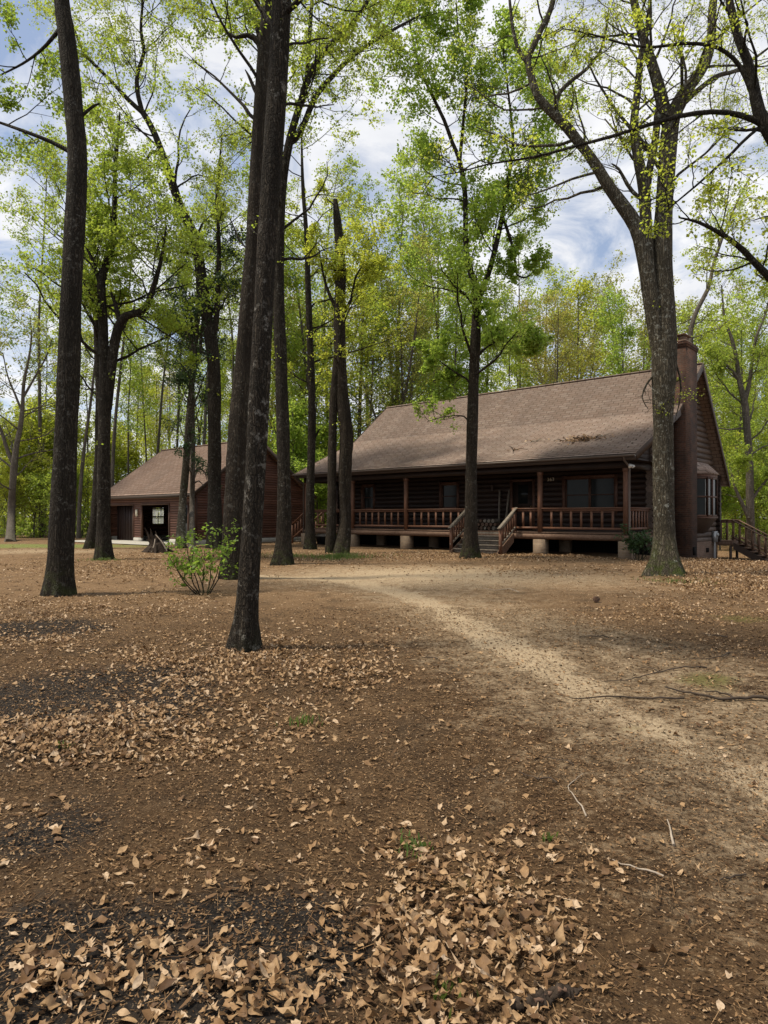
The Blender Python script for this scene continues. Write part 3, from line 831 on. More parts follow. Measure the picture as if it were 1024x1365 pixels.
# downspouts
mb = MB(); mb.tube([(.12, -.50, 3.52), (.12, -.46, 3.40), (.13, -.12, 3.25), (.13, -.02, 3.1), (.13, -.02, .1), (.13, -.15, -.05)], [.035] * 6, 8); mb.build('downspout', M['gutter'], cab, True)
mb = MB(); mb.tube([(-LEN - .25, -.50, 3.50), (-LEN - .25, -.46, 3.35), (-LEN - .1, -.12, 3.1), (-LEN - .1, -.1, 2.9), (-LEN - .1, -.1, .2)], [.04] * 5, 8); mb.build('downspout', M['fascia'], cab, True)

# chimney
mb = MB(); mb.box(.02, .62, 4.32, 5.74, -.7, 8.15)
for k, (e, z) in enumerate(((.03, 8.15), (.05, 8.23), (.02, 8.31))): mb.box(.02 - e, .62 + e, 4.32 - e, 5.74 + e, z + .001, z + .08)
ch = mb.build('chimney', M['brick'], cab, uv=True)
mb = MB(); mb.box(.10, .54, 4.55, 5.5, 8.392, 8.48); mb.box(.2, .44, 4.7, 5.3, 8.48, 8.66); mb.box(.12, .52, 4.6, 5.4, 8.7, 8.73)
for x, y in ((.22, 4.72), (.42, 4.72), (.22, 5.28), (.42, 5.28)): mb.box(x - .01, x + .01, y - .01, y + .01, 8.66, 8.7)
mb.build('chimney_cap', M['brick_base'], ch, uv=True)
mb = MB(); mb.box(.62, .645, 5.2, 5.55, -.1, .22); mb.build('cleanout_door', M['black_gap'], ch)
# bay window on the gable
by0, by1, bz0, bz1 = 6.75, 9.0, 1.45, 3.15
outl = [(.10, by0), (.58, by0 + .45), (.58, by1 - .45), (.10, by1)]
mb = MB()
def poly_slab(mb, outline, z0, z1):
    n = len(outline); v = [(x, y, z0) for x, y in outline] + [(x, y, z1) for x, y in outline]
    mb.add(v, [[i, (i + 1) % n, n + (i + 1) % n, n + i] for i in range(n)]); mb.add(v, [[0, 1, 2, 3], [7, 6, 5, 4]])
grow_o = lambda e: [(.08, by0 - e), (.58 + e, by0 + .45 - e * .4), (.58 + e, by1 - .45 + e * .4), (.08, by1 + e)]
poly_slab(mb, grow_o(.05), bz0 - .07, bz0); poly_slab(mb, grow_o(.03), bz1, bz1 + .12)
segs = list(zip(outl[:-1], outl[1:]))
for (ax, ay), (bx, by) in segs:
    n_l = 2 if abs(by - ay) > .8 else 1
    for k in range(n_l + 1):
        t = k / n_l; x = ax + (bx - ax) * t; y = ay + (by - ay) * t; mb.box(x - .04, x + .042, y - .04, y + .041, bz0, bz1)
    for z in (bz0 + .04, (bz0 + bz1) / 2, bz1 - .05): mb.bar((ax, ay, z), (bx, by, z), .06, .07)
bw = mb.build('bay_window', M['trim'], cab)
for (ax, ay), (bx, by) in segs:
    mb = MB(); mb.quad((ax - .012, ay, bz0), (bx - .012, by, bz0), (bx - .012, by, bz1), (ax - .012, ay, bz1)); mb.build('pane', M['glass'], bw)
mb = MB(); mb.box(.50, .53, 7.15, 7.55, bz0 + .05, bz1 - .1); mb.build('curtain', M['curtain'], bw)
o = grow_o(.12); mb = MB(); zt = 3.80
v = [(x, y, bz1 + .13) for x, y in o] + [(.11, by0 + .1, zt), (.16, by0 + .5, zt), (.16, by1 - .5, zt), (.11, by1 - .1, zt)]
mb.add(v, [[0, 1, 5, 4], [1, 2, 6, 5], [2, 3, 7, 6], [0, 3, 2, 1], [4, 5, 6, 7]]); mb.build('bay_roof', M['shingle'], bw, uv=True)
v = [(x, y, bz0 - .08) for x, y in outl] + [(.12, by0 + .3, .75), (.2, by0 + .6, .75), (.2, by1 - .6, .75), (.12, by1 - .3, .75)]
mb = MB(); mb.add(v, [[0, 1, 5, 4], [1, 2, 6, 5], [2, 3, 7, 6], [4, 5, 6, 7]]); mb.build('bay_base', M['fascia'], bw)
# electric meter
mb = MB(); mb.box(.13, .27, 9.45, 9.85, .30, .78); me_ = mb.build('meter_box', M['metal'], cab)
mb = MB(); mb.tube([(.27, 9.65, .62), (.33, 9.65, .62), (.36, 9.65, .62)], [.09, .09, .06], 14); mb.build('meter_dial', M['metal'], me_, True)
mb = MB(); mb.tube([(.2, 9.65, .31), (.2, 9.65, -.6)], [.03, .03], 8); mb.tube([(.2, 9.55, .31), (.2, 9.5, -.6)], [.02, .02], 8); mb.build('conduit', M['metal'], me_)
# rear deck with steps
mb = MB(); y = 10.55
while y < 11.75: mb.box(-2.5, .70, y, y + .138, .30, .34); y += .145
mb.box(-2.5, .68, 10.56, 10.60, .12, .298); mb.box(.655, .70, 10.56, 11.74, .10, .299); mb.build('rear_deck', M['deckwood'], cab)
for x, y in ((.6, 10.62), (.6, 11.68), (-2.3, 11.68)):
    mb = MB(); mb.box(x - .05, x + .05, y - .05, y + .05, -.9, .10); mb.build('deck_post', M['fascia'], cab)
for y in (10.62, 11.68):
    rl = MB(); rl.box(-.2 if y < 11 else -2.4, .72, y - .07, y + .07, 1.27, 1.31); rl.bar((.66, y, 1.285), (2.35, y, .33), .14, .04); rl.bar((.70, y, .50), (2.3, y, -.40), .04, .09); rl.box(-.2 if y < 11 else -2.4, .7, y - .02, y + .02, 1.15, 1.268)
    r = rl.build('stair_railing', M['deckwood'], cab)
    for k in range(9):
        x = -.1 + k * .27; dz = max(0, x - .68) * .565; b = MB(); b.box(x - .045, x + .045, y - .02, y + .02, .36 - dz, 1.25 - dz); b.build('baluster', M['deckwood'], r)
    mb = MB(); mb.box(2.24, 2.34, y - .05, y + .05, -1.0, .42); mb.build('newel_post', M['deckwood'], cab)
for k in range(5):
    z = .34 - .165 * (k + 1); x = .70 + .28 * k; mb = MB(); mb.box(x, x + .31, 10.7, 11.6, z - .04, z); mb.build('step', M['deckwood'], cab)
mb = MB()
for y in (10.66, 11.60): mb.prism([(.70, .25), (.70, -.05), (2.2, -.92), (2.3, -.65)], 'y', y, y + .04)
mb.build('stringer', M['fascia'], cab)

# things on and under the porch
def world_thing(name, label, cat, lp, group=None): return thing(name, label, cat, loc2w(P0, lp), RZ, group)
mb = MB(); rs = np.random.default_rng(2)
fp = world_thing('firewood_stack', 'low pile of split firewood on the porch behind the front steps', 'firewood', (-7.2, 1.75, .863))
for r_ in range(3):
    for c_ in range(9):
        x = -.95 + c_ * .21 + (r_ % 2) * .1; z = .085 + r_ * .155; rr = rs.uniform(.065, .09)
        m1 = MB(); m1.tube([(x, -.2 + rs.normal(0, .02), z), (x + rs.normal(0, .015), .2, z + rs.normal(0, .01))], [rr, rr * .95], 7)
        m1.build('firewood_log', M['deckwood' if rs.random() < .6 else 'greywood'], fp)
for i, (x, lean) in enumerate(((-6.45, -.05), (-6.15, .04))):
    o = world_thing('leaning_board', ['left one of two tall boards leaning on the cabin wall near the door', 'right one of two tall boards leaning on the cabin wall near the door'][i], 'board', (x, 2.0, .863), 'boards leaning on the cabin wall')
    mb = MB(); mb.bar((0, 0, 0), (lean * 2, .24, 1.75), .035, .12, (0, 1, 0)); mb.build('plank', M['greywood'], o)
bn = world_thing('storage_bin', 'black plastic bin with a white lid under the left end of the porch', 'bin', (-16.45, .95, 0))  # box shape stands in for the pale back of the stairs
mb = MB(); n = 4; v = [(-.26, -.22, 0), (.26, -.22, 0), (.26, .22, 0), (-.26, .22, 0), (-.32, -.28, .42), (.32, -.28, .42), (.32, .28, .42), (-.32, .28, .42)]
mb.add(v, [[0, 1, 5, 4], [1, 2, 6, 5], [2, 3, 7, 6], [3, 0, 4, 7], [0, 3, 2, 1]]); mb.build('tub', M['black_plastic'], bn)
mb = MB(); mb.add([(-.36, -.32, .42), (.36, -.32, .42), (.36, .32, .42), (-.36, .32, .42), (-.28, -.2, .55), (.28, -.2, .58), (.26, .2, .56), (-.28, .2, .52)], [[0, 1, 5, 4], [1, 2, 6, 5], [2, 3, 7, 6], [3, 0, 4, 7], [4, 5, 6, 7], [0, 3, 2, 1]]); mb.build('lid', M['white'], bn)

# ------------------------------------------------------------------ garage
GP = (-9.66, 34.9, 0.0)
gar = thing('garage', 'reddish brown sided garage with steep shingled roof and two car bays', 'garage', GP, RZ)
GPROF = [(-.38, 2.62), (3.85, 5.72), (8.05, 2.62)]
GL = 9.5
r_ = roof_mb(GPROF, -GL - .32, .34).build('roof', M['shingle_red'], gar); roof_uv(r_, GPROF)
mb = MB(); mb.bar((-GL - .32, 3.85, 5.73), (.34, 3.85, 5.73), .26, .05); mb.build('ridge_cap', M['shingle_red'], r_, uv=True)
for x in (.352, -GL - .332):
    mb = MB()
    for a, b in zip(GPROF[:-1], GPROF[1:]): mb.bar((x, a[0], a[1] - .09), (x, b[0], b[1] - .09), .024, .2)
    mb.build('rake_board', M['fascia'], r_)
mb = MB(); mb.box(-GL - .32, .34, -.415, -.385, 2.44, 2.60); mb.build('fascia_board', M['fascia'], r_)
mb = MB(); mb.quad((-GL - .3, -.38, 2.46), (.32, -.38, 2.46), (.32, .0, 2.46), (-GL - .3, 0, 2.46)); mb.build('soffit', M['soffit'], gar)

def clap_wall(mb, axis, fixed, out, span, z0, z1, ops=(), step=.135):
    z = z0
    while z < z1:
        a, b = span(z + step / 2)
        if b - a > .05:
            for s0, s1 in cuts(a, b, ops, z + step / 2):
                lo = fixed + out * .034; hi = fixed + out * .012; bk = fixed - out * .03
                poly = [(lo, z), (hi, z + step), (bk, z + step), (bk, z)]
                if axis == 'x': mb.prism(poly, 'x', s0, s1)
                else:
                    n = 4; v = [(p, s0, q) for p, q in poly] + [(p, s1, q) for p, q in poly]
                    mb.add(v, [[i, (i + 1) % n, n + (i + 1) % n, n + i] for i in range(n)]); mb.add(v, [[0, 1, 2, 3], [7, 6, 5, 4]])
        z += step
d1 = (-9.2, -6.3, -.1, 2.07); d2 = (-5.4, -2.47, -.1, 2.07); d3 = (-1.42, -.62, -.1, 2.07)
mb = MB(); clap_wall(mb, 'x', 0, -1, lambda z: (-GL, 0), .24, 2.1, [d1, d2, d3]); clap_wall(mb, 'x', 0, -1, lambda z: (-GL, 0), 2.13, 2.46, []); mb.build('front_wall', M['siding'], gar)
def ggs(z):
    t = max(0, (z + .12 - 2.62) / 3.1); return (max(0, -.38 + 4.23 * t + .08), min(7.67, 8.05 - 4.2 * t - .08))
mb = MB(); clap_wall(mb, 'y', 0, 1, ggs, .24, 5.5); mb.build('gable_wall', M['siding'], gar)
mb = MB(); clap_wall(mb, 'y', -GL, -1, ggs, .24, 5.5, [(2.95, 3.75, .95, 1.95)]); mb.build('gable_wall', M['siding'], gar)
mb = MB(); clap_wall(mb, 'x', 7.65, 1, lambda z: (-GL, 0), .24, 2.6); mb.build('rear_wall', M['siding'], gar)
mb = MB()
for a, b in ((-GL, d1[0]), (d1[1], d2[0]), (d2[1], d3[0]), (d3[1], 0)): mb.box(a + .002, b - .002, -.045, .1, -.1, .238)
mb.box(-.1, .04, .102, 7.6, -.1, .238); mb.box(-GL - .04, -GL + .1, .102, 7.6, -.1, .238); mb.box(-GL, 0, 7.602, 7.7, -.1, .238)
mb.build('block_base', M['concrete'], gar)
mb = MB()
for d in (d1, d2, d3):
    for x in (d[0], d[1]): mb.box(x - .05, x + .05, -.062, .05, .242, 2.07)
    mb.box(d[0] - .05, d[1] + .05, -.064, .05, 2.071, 2.16)
mb.box(-.06, .055, -.057, .06, .242, 2.45); mb.box(-GL - .055, -GL + .06, -.057, .06, .242, 2.45); mb.build('corner_trim', M['trim'], gar)
dm = MB(); dm.box(d1[0] + .05, d1[1] - .05, .46, .50, .01, 2.3)
for k in range(9):
    x = d1[0] + .05 + k * .315; dm.box(x, x + .05, .435, .461, .02, 2.29)
dm.build('garage_door', M['garage_door'], gar)
dm = MB(); dm.box(d3[0] + .05, d3[1] - .05, .02, .06, .02, 2.06); dd = dm.build('side_door', M['greydoor'], gar)
dm = MB(); dm.box(d3[0] + .14, d3[1] - .14, -.0, .019, 1.1, 1.9); dm.build('pane', M['glass'], dd)
mb = MB(); mb.box(-GL + .1, -.1, .1, 7.55, -.05, .015); mb.build('floor_slab', M['concrete'], gar)
mb = MB()
for k in range(8): mb.box(-GL + .5 + k * 1.2, -GL + .54 + k * 1.2, .1, 7.6, 2.45, 2.6)
mb.build('ceiling_joist', M['fascia'], gar)
mb = MB(); mb.box(-GL + .05, -.05, .06, 7.6, 2.60, 2.63); mb.build('ceiling', M['black_gap'], gar)
mb = MB(); x = -GL
for (y0, y1, z0, z1) in ((2.9, 2.96, .92, 1.98), (3.74, 3.8, .92, 1.98), (2.96, 3.74, .92, .98), (2.96, 3.74, 1.92, 1.98), (2.96, 3.74, 1.42, 1.47)): mb.box(x - .05, x + .03, y0, y1, z0, z1)
gw = mb.build('window', M['white'], gar)
mb = MB(); mb.box(-GL - .04, -GL + .02, 3.33, 3.37, .98, 1.92); mb.build('muntin', M['white'], gw)
mb = MB(); mb.quad((-GL - .01, 2.95, .95), (-GL - .01, 3.75, .95), (-GL - .01, 3.75, 1.95), (-GL - .01, 2.95, 1.95)); mb.build('pane', M['dusty_glass'], gw)
wl = MB(); wl.box(-5.95, -5.78, -.11, -.036, 1.45, 1.83); wl.build('wall_lamp', M['pale'], gar)
mb = MB(); mb.tube([(.12, -.4, 2.5), (.1, -.1, 2.35), (.06, -.07, 2.2), (.07, -.085, .15)], [.03] * 4, 8); mb.build('downspout', M['trim'], gar, True)
# concrete apron
ap = MB(); pts = [loc2w(GP, p) for p in ((-9.8, -3.0, 0), (-.4, -2.2, 0), (-.4, -.06, 0), (-9.8, -.06, 0))]
nn = 14; v = []
for j in range(nn + 1):
    for i in range(nn + 1):
        a = np.array(pts[0]) * (1 - i / nn) + np.array(pts[1]) * (i / nn); b = np.array(pts[3]) * (1 - i / nn) + np.array(pts[2]) * (i / nn); p = a * (1 - j / nn) + b * j / nn
        v.append((p[0], p[1], .035))
ap.add(v, [[j * (nn + 1) + i, j * (nn + 1) + i + 1, (j + 1) * (nn + 1) + i + 1, (j + 1) * (nn + 1) + i] for j in range(nn) for i in range(nn)])
tag(ap.build('driveway', M['concrete']), 'pale concrete apron in front of the garage bays', None, None, 'structure')

def inside_house(x, y):
    c, s = math.cos(RZ), math.sin(RZ); r = np.zeros(x.shape, bool)
    for o, L_, y0, y1 in ((P0, LEN, .15, 10.3), (GP, GL, -.05, 7.7)):
        dx, dy = x - o[0], y - o[1]; lx = c * dx + s * dy; ly = -s * dx + c * dy
        r |= (lx > -L_) & (lx < .3) & (ly > y0) & (ly < y1)
    return r

# ------------------------------------------------------------------ the standing trees
TG = 'tall hardwoods standing in the front yard'
hero_tree('oak_tree', 'large dark straight trunk nearest the left edge, leaves a clear gap to the garage', 11, (78, 793), None, [
    S([(78, 793), (82, 720), (87, 600), (92, 480), (96, 380), (101, 280), (103, 200), (97, 130), (89, 50), (82, 0), (74, -120), (78, -330), (70, -520)],
      [18, 16, 14.8, 13.9, 13.2, 12.8, 12.4, 11.6, 11, 10, 9, 7, 3], m=20, f0=.62, len=3.6, per=12, rough=.04),
    S([(98, 205), (70, 190), (35, 176), (-10, 160, .5), (-70, 140, 1)], [3.2, 2.6, 2.2, 1.6, .8], m=8, f0=.3, len=1.8, per=12),
    S([(103, 160), (112, 152), (124, 142), (133, 138)], [2.6, 2.2, 1.8, 1.2]),
    S([(86, 30), (62, 60), (30, 85, .8), (-20, 110, 1.6)], [3.0, 2.2, 1.6, .8], m=7, f0=.2, len=1.7, per=14),
], M['bark_dark'], M['leaf_mid'], flare=.38, flareh=.26, leaf_size=0.071, group=TG)

hero_tree('oak_tree', 'closest trunk to the camera, slightly leaning with pale lichen flecks, left of the sandy track', 12, (325, 866), None, [
    S([(325, 866), (330, 800), (335, 720), (340, 640), (345, 540), (350, 440), (356, 320), (365, 190), (372, 90), (376, 0), (380, -120), (376, -330), (384, -560)],
      [15.5, 14.2, 13.9, 13.7, 13.2, 12.8, 12.8, 12.8, 13.2, 13.2, 12, 9, 4], m=22, f0=.62, len=2.2, per=15, rough=.045, s0=.2),
    S([(372, 40), (352, 20, .3), (330, -20, .6), (300, -90, .9)], [4, 3.2, 2.5, 1.2], m=8, f0=.2, len=1.1, per=15),
    S([(377, 20), (410, -10, -.3), (440, -60, -.5)], [4, 3, 1.5], m=7, f0=.2, len=1.2, per=15),
], M['bark_front'], M['leaf_mid'], flare=.75, flareh=.17, sprigs=9, k=28, leaf_size=0.042, group=TG, sprig_leaf=7)

hero_tree('oak_tree', 'thick trunk just behind the closest lichen flecked tree, with a broken stub high up', 13, (312, 771), None, [
    S([(312, 771), (314, 700), (318, 600), (324, 500), (331, 410), (337, 320), (342, 230), (347, 140), (351, 75), (356, 0), (360, -120), (352, -300)],
      [17.5, 15.8, 15.2, 12.8, 11, 9.3, 8.6, 8.6, 8, 7, 5, 2], m=14, f0=.55, len=3.4, per=12),
    S([(351, 85), (345, 58), (330, 47), (315, 50), (303, 43)], [5, 4, 3, 2.2, 1], m=4, f0=.3, len=.8, per=9),
    S([(346, 130), (339, 118), (332, 102), (327, 93)], [3.4, 2.6, 1.8, .7]),
    S([(351, 60), (338, 20, .5), (322, -30, 1), (300, -110, 1.5)], [5, 4, 3, 1.5], m=9, f0=.1, len=2.2, per=14),
], M['bark_brown'], M['leaf_mid'], flare=.3, flareh=.4, sprigs=8, leaf_size=0.071, group=TG)

hero_tree('oak_tree', 'flared dark trunk in front of the garage gable with limbs sweeping up to the right', 14, (377, 753), None, [
    S([(377, 753), (379, 690), (378, 600), (375, 500), (372, 400), (373, 310), (378, 235), (388, 180), (400, 140), (414, 95), (440, 60), (475, 25), (500, -20), (520, -90)],
      [10.5, 9, 8.6, 8.2, 7.4, 6.4, 5.6, 5, 4.6, 4, 3.6, 3, 2.4, 1.2], m=16, f0=.4, len=3.0, per=14),
    S([(386, 190), (400, 178), (420, 130), (440, 105), (470, 75), (510, 48), (560, 20, 1)], [4.4, 4.2, 3.6, 3.2, 2.8, 2.2, 1.2], m=11, f0=.15, len=2.6, per=14),
    S([(397, 150), (408, 110), (412, 60), (416, 0), (420, -70)], [4, 3.4, 2.8, 2.2, 1.2], m=10, f0=.15, len=2.6, per=14),
    S([(376, 265), (368, 215), (362, 130), (360, 40), (366, -60)], [5, 4.6, 4, 3.2, 2], m=9, f0=.2, len=2.8, per=14),
], M['bark_dark'], M['leaf_mid'], flare=.85, flareh=.42, sprigs=7, leaf_size=0.071, group=TG)

hero_tree('slender_tree', 'thin straight trunk in front of the left end of the cabin porch', 15, (413, 732), None, [
    S([(413, 732), (414, 650), (416, 560), (414, 470), (411, 390), (409, 320), (404, 250), (402, 180)], [7, 5.4, 5.2, 4.6, 4, 3.2, 2.4, 1.2], m=18, f0=.4, len=3.4, per=16, up=.05),
    S([(414, 590), (420, 583), (426, 572)], [2.4, 1.8, 1.0]),
], M['bark_dark'], M['leaf_yellow'], flare=.5, flareh=.4, sprigs=10, leaf_size=0.101, group=TG)

hero_tree('snag_tree', 'twin trunk with a knobby burl and broken top before the left half of the cabin', 16, (455, 738), 27.0, [
    S([(461, 738), (460, 700), (459, 650), (461, 605), (462, 582), (457, 530), (454, 470), (452, 420), (454, 370), (453, 330), (450, 295), (447, 266)],
      [9.4, 8.3, 8, 8.6, 9.6, 7.8, 7.6, 7.6, 7, 6.4, 5.4, 2.8], rough=.10, m=6, f0=.45, len=1.8, per=12),
    S([(440, 739), (442, 690), (443, 620), (444, 550), (448, 500), (451, 455)], [7.6, 6.2, 5.8, 5.6, 5.4, 5], rough=.06),
    S([(451, 415), (440, 395), (432, 370), (425, 330)], [3, 2.2, 1.6, .8], m=6, f0=.3, len=1.5, per=15),
    S([(456, 420), (468, 400), (474, 370), (486, 350)], [2.6, 2, 1.4, .8], m=6, f0=.3, len=1.5, per=15),
], M['bark_brown'], M['leaf_yellow'], flare=.45, flareh=.35, sprigs=7, leaf_size=0.092, group=TG)

hero_tree('maple_tree', 'slim forked tree with bright green leaves in front of the porch steps', 17, (627, 744), 23.6, [
    S([(627, 744), (628, 680), (629, 600), (631, 520), (634, 450), (636, 395), (634, 378), (625, 355), (621, 320), (620, 260), (613, 215), (603, 190), (592, 160), (575, 125), (560, 90), (548, 40), (540, -10), (536, -60)],
      [10.5, 8, 7.6, 7.2, 6.6, 6.2, 4.8, 4, 3.6, 3.2, 3, 2.6, 2.3, 2.0, 1.7, 1.4, 1.1, .8], m=30, f0=.28, len=3.0, per=22, spread=0.12, m2=6),
    S([(637, 400), (646, 378), (655, 352), (664, 315), (672, 275), (680, 225), (684, 195), (682, 160), (676, 110), (670, 60)], [5, 4.2, 3.8, 3.4, 3, 2.6, 2, 1.7, 1.3, .8], m=24, f0=.15, len=2.7, per=21, spread=0.12, m2=6),
    S([(671, 290), (680, 318), (685, 335), (687, 355), (690, 367), (700, 370), (708, 366)], [2.2, 2.0, 1.7, 1.6, 1.4, 1.2, .7], m=6, f0=.2, len=1.0, per=15),
    S([(613, 215), (618, 160), (622, 100), (612, 50), (608, 0)], [2.4, 2.0, 1.6, 1.2, .7], m=12, f0=.15, len=2.3, per=21, spread=0.12),
    S([(629, 575), (622, 558), (612, 554), (590, 556), (570, 562)], [1.3, 1.0, .8, .6, .4], m=5, f0=.3, len=.9, per=3),
    S([(632, 520), (622, 505), (605, 495), (585, 480)], [1.8, 1.3, .9, .5], m=7, f0=.2, len=1.2, per=21),
    S([(633, 480), (650, 462), (672, 452), (700, 448)], [1.8, 1.3, .9, .5], m=7, f0=.2, len=1.3, per=21),
], M['bark_brown'], M['leaf_green'], flare=.55, flareh=.35, sprigs=7, leaf_size=0.105, group=TG)

hero_tree('oak_tree', 'massive mossy trunk at the right end of the cabin, splitting into several heavy limbs', 18, (886, 766), None, [
    S([(886, 766), (886, 715), (884, 640), (884, 560), (885, 500), (886, 430), (884, 360), (884, 300), (888, 230), (892, 180), (897, 155), (908, 130), (925, 108), (940, 85), (948, 55), (950, 10), (958, -60), (950, -200)],
      [18, 14, 12.8, 13, 15.2, 14.8, 12.4, 11.6, 11, 10.6, 10, 8.5, 7.5, 6.5, 5.8, 5, 4, 1.5], m=16, f0=.52, len=3.2, per=7, rough=.05),
    S([(881, 470), (873, 425), (866, 380), (858, 335), (848, 302), (830, 275), (812, 250), (797, 225), (784, 205), (768, 185), (752, 165), (733, 147), (717, 128), (709, 105), (704, 80), (712, 60), (722, 38), (735, 10), (741, -40), (740, -110)],
      [11.5, 11, 10.8, 10.4, 9.4, 8.4, 7.6, 7.2, 6.6, 6.6, 6.2, 5.8, 5, 4.6, 4.2, 4, 3.8, 3.4, 2.4, 1], m=17, f0=.35, len=2.7, per=7),
    S([(744, 158), (741, 140), (747, 122), (765, 105), (782, 92), (798, 72), (806, 50), (812, 10)], [3.2, 3, 2.8, 2.5, 2.2, 1.8, 1.5, .8], m=8, f0=.2, len=1.9, per=8),
    S([(704, 85), (692, 68), (684, 40), (680, 5), (676, -40)], [3, 2.6, 2.2, 1.8, .9], m=7, f0=.2, len=1.9, per=8),
    S([(864, 365), (862, 310), (858, 250), (850, 205), (845, 170), (850, 120), (854, 80), (862, 40), (868, -10)], [9, 8, 7, 6.4, 5.8, 4.6, 4, 3.2, 2], m=11, f0=.35, len=2.3, per=8),
    S([(860, 270), (866, 225), (874, 185), (877, 145), (880, 130)], [5.5, 5, 4.8, 4, 3], m=4, f0=.5, len=1.5, per=7),
    S([(893, 170), (884, 140), (877, 110), (867, 78), (856, 45), (847, 10), (838, -40), (835, -110)], [9, 8, 7.4, 6.6, 5.8, 5, 4, 1.8], m=13, f0=.25, len=2.5, per=8),
    S([(868, 268), (850, 262), (836, 245), (825, 225), (815, 218)], [3, 2.8, 2.4, 1.6, .8], m=5, f0=.3, len=1.5, per=8),
    S([(900, 148), (925, 125), (955, 102), (985, 92, .6), (1030, 60, 1.2)], [4.5, 3.6, 3, 2.4, 1.2], m=9, f0=.2, len=2.2, per=7),
    S([(893, 248), (905, 232), (940, 205), (965, 180), (990, 160)], [2.2, 1.8, 1.4, 1.1, .6], m=6, f0=.2, len=1.5, per=7),
    S([(872, 500), (862, 512), (856, 530), (864, 545)], [1.6, 1.2, .8, .4], m=4, f0=.2, len=.8, per=0),
    S([(895, 470), (906, 500), (907, 530), (900, 560)], [1.6, 1.2, .9, .4], m=4, f0=.2, len=.8, per=2),
], M['bark_moss'], M['leaf_yellow'], flare=.85, flareh=.34, sprigs=12, k=30, leaf_size=0.049, group=TG)

hero_tree('oak_tree', 'forked trunk with mossy foot between the left edge tree and the garage', 19, (138, 746), None, [
    S([(138, 746), (138, 690), (139, 600), (140, 530), (139, 480), (137, 420), (135, 380), (142, 350), (150, 320), (153, 270), (154, 220), (160, 150)],
      [10, 8.6, 8.2, 7.8, 6.6, 5.8, 5.6, 5, 4.4, 3.4, 2.4, 1], m=20, f0=.42, len=3.2, per=16, spread=0.10),
    S([(142, 545), (147, 500), (152, 465), (158, 435), (168, 421), (184, 417), (196, 408), (204, 385), (211, 362), (217, 335), (222, 300)], [7.5, 7, 6.4, 6, 5.4, 5, 4.4, 3.6, 2.8, 2, 1], m=16, f0=.35, len=2.7, per=16, spread=0.10),
    S([(160, 432), (154, 405), (148, 390)], [3.5, 2.6, 1.5], m=4, f0=.3, len=1.5, per=12),
    S([(136, 392), (128, 360), (118, 335), (108, 315)], [3, 2.4, 1.8, 1], m=8, f0=.2, len=2.0, per=15),
], M['bark_dark'], M['leaf_mid'], flare=.45, flareh=.35, sprigs=7, leaf_size=0.101, group=TG)

hero_tree('oak_tree', 'leaning trunk half hidden directly behind the forked tree left of the garage', 20, (124, 731), None, [
    S([(124, 731), (128, 690), (132, 630), (134, 560), (132, 490), (128, 420), (124, 360), (120, 300), (116, 240)], [9, 7.4, 6.8, 6.2, 5.2, 4.2, 3.4, 2.4, 1], m=18, f0=.4, len=3.6, per=18, spread=0.11),
], M['bark_dark'], M['leaf_mid'], flare=.8, flareh=.5, leaf_size=0.109, group=TG)

hero_tree('oak_tree', 'tall trunk bending left high above the garage roof', 21, (287, 731), 32.0, [
    S([(287, 731), (286, 660), (286, 580), (286, 500), (281, 450), (274, 410), (268, 365), (262, 325), (252, 300), (240, 275), (229, 242), (219, 213), (207, 180), (195, 157), (186, 143)],
      [10, 8.8, 8.6, 8.4, 8, 7.6, 7.2, 6.6, 6.6, 6, 5.4, 4.8, 4.2, 3.8, 3.4], m=14, f0=.4, len=3.8, per=12, spread=0.11),
    S([(190, 150), (183, 120), (184, 95), (192, 70), (188, 40), (190, 0), (188, -40)], [3.2, 2.8, 2.6, 2.4, 2, 1.6, .9], m=16, f0=.15, len=3.3, per=15, spread=0.11),
    S([(192, 152), (170, 132), (150, 110), (132, 92), (112, 70), (98, 35), (90, 0)], [3, 2.8, 2.5, 2.2, 1.8, 1.3, .8], m=14, f0=.15, len=2.8, per=14, spread=0.11),
    S([(218, 213), (212, 204), (202, 203), (196, 212), (188, 215)], [3, 2.6, 2.2, 1.6, 1]),
    S([(284, 470), (290, 400), (292, 330), (290, 260), (296, 180)], [4.5, 3.6, 2.8, 2.0, 1], m=16, f0=.2, len=3.0, per=14, spread=0.11),
], M['bark_dark'], M['leaf_mid'], flare=.3, flareh=.5, sprigs=10, leaf_size=0.097, group=TG)

hero_tree('slender_tree', 'slim trunk leaning right in front of the garage side door', 22, (240, 731), 33.0, [
    S([(240, 731), (243, 680), (248, 620), (252, 560), (256, 510), (261, 450), (264, 400), (262, 350), (258, 300)], [6, 5, 4.8, 4.4, 4, 3.6, 2.8, 2, 1], m=18, f0=.45, len=3.0, per=15, spread=0.09),
    S([(257, 500), (266, 470), (270, 430), (276, 390)], [3, 2.4, 1.8, .9], m=10, f0=.2, len=2.4, per=15, spread=0.09),
], M['bark_moss'], M['leaf_dark'], flare=.4, flareh=.4, sprigs=10, leaf_size=0.109, group=TG)
hero_tree('slender_tree', 'very thin crooked trunk by the right front corner of the garage', 23, (256, 731), 33.6, [
    S([(257, 731), (256, 680), (257, 620), (257, 560), (257, 510), (256, 450), (253, 390)], [4, 3.4, 3.2, 3, 2.6, 2, .9], m=14, f0=.3, len=2.2, per=9, spread=0.09),
    S([(258, 630), (264, 625), (272, 628), (276, 640)], [1.2, 1, .8, .5], m=3, f0=.3, len=.8, per=4),
    S([(258, 645), (265, 641), (272, 648)], [1.1, .9, .5]),
], M['bark_pale'], M['leaf_dark'], flare=.3, flareh=.3, leaf_size=0.101, group=TG)

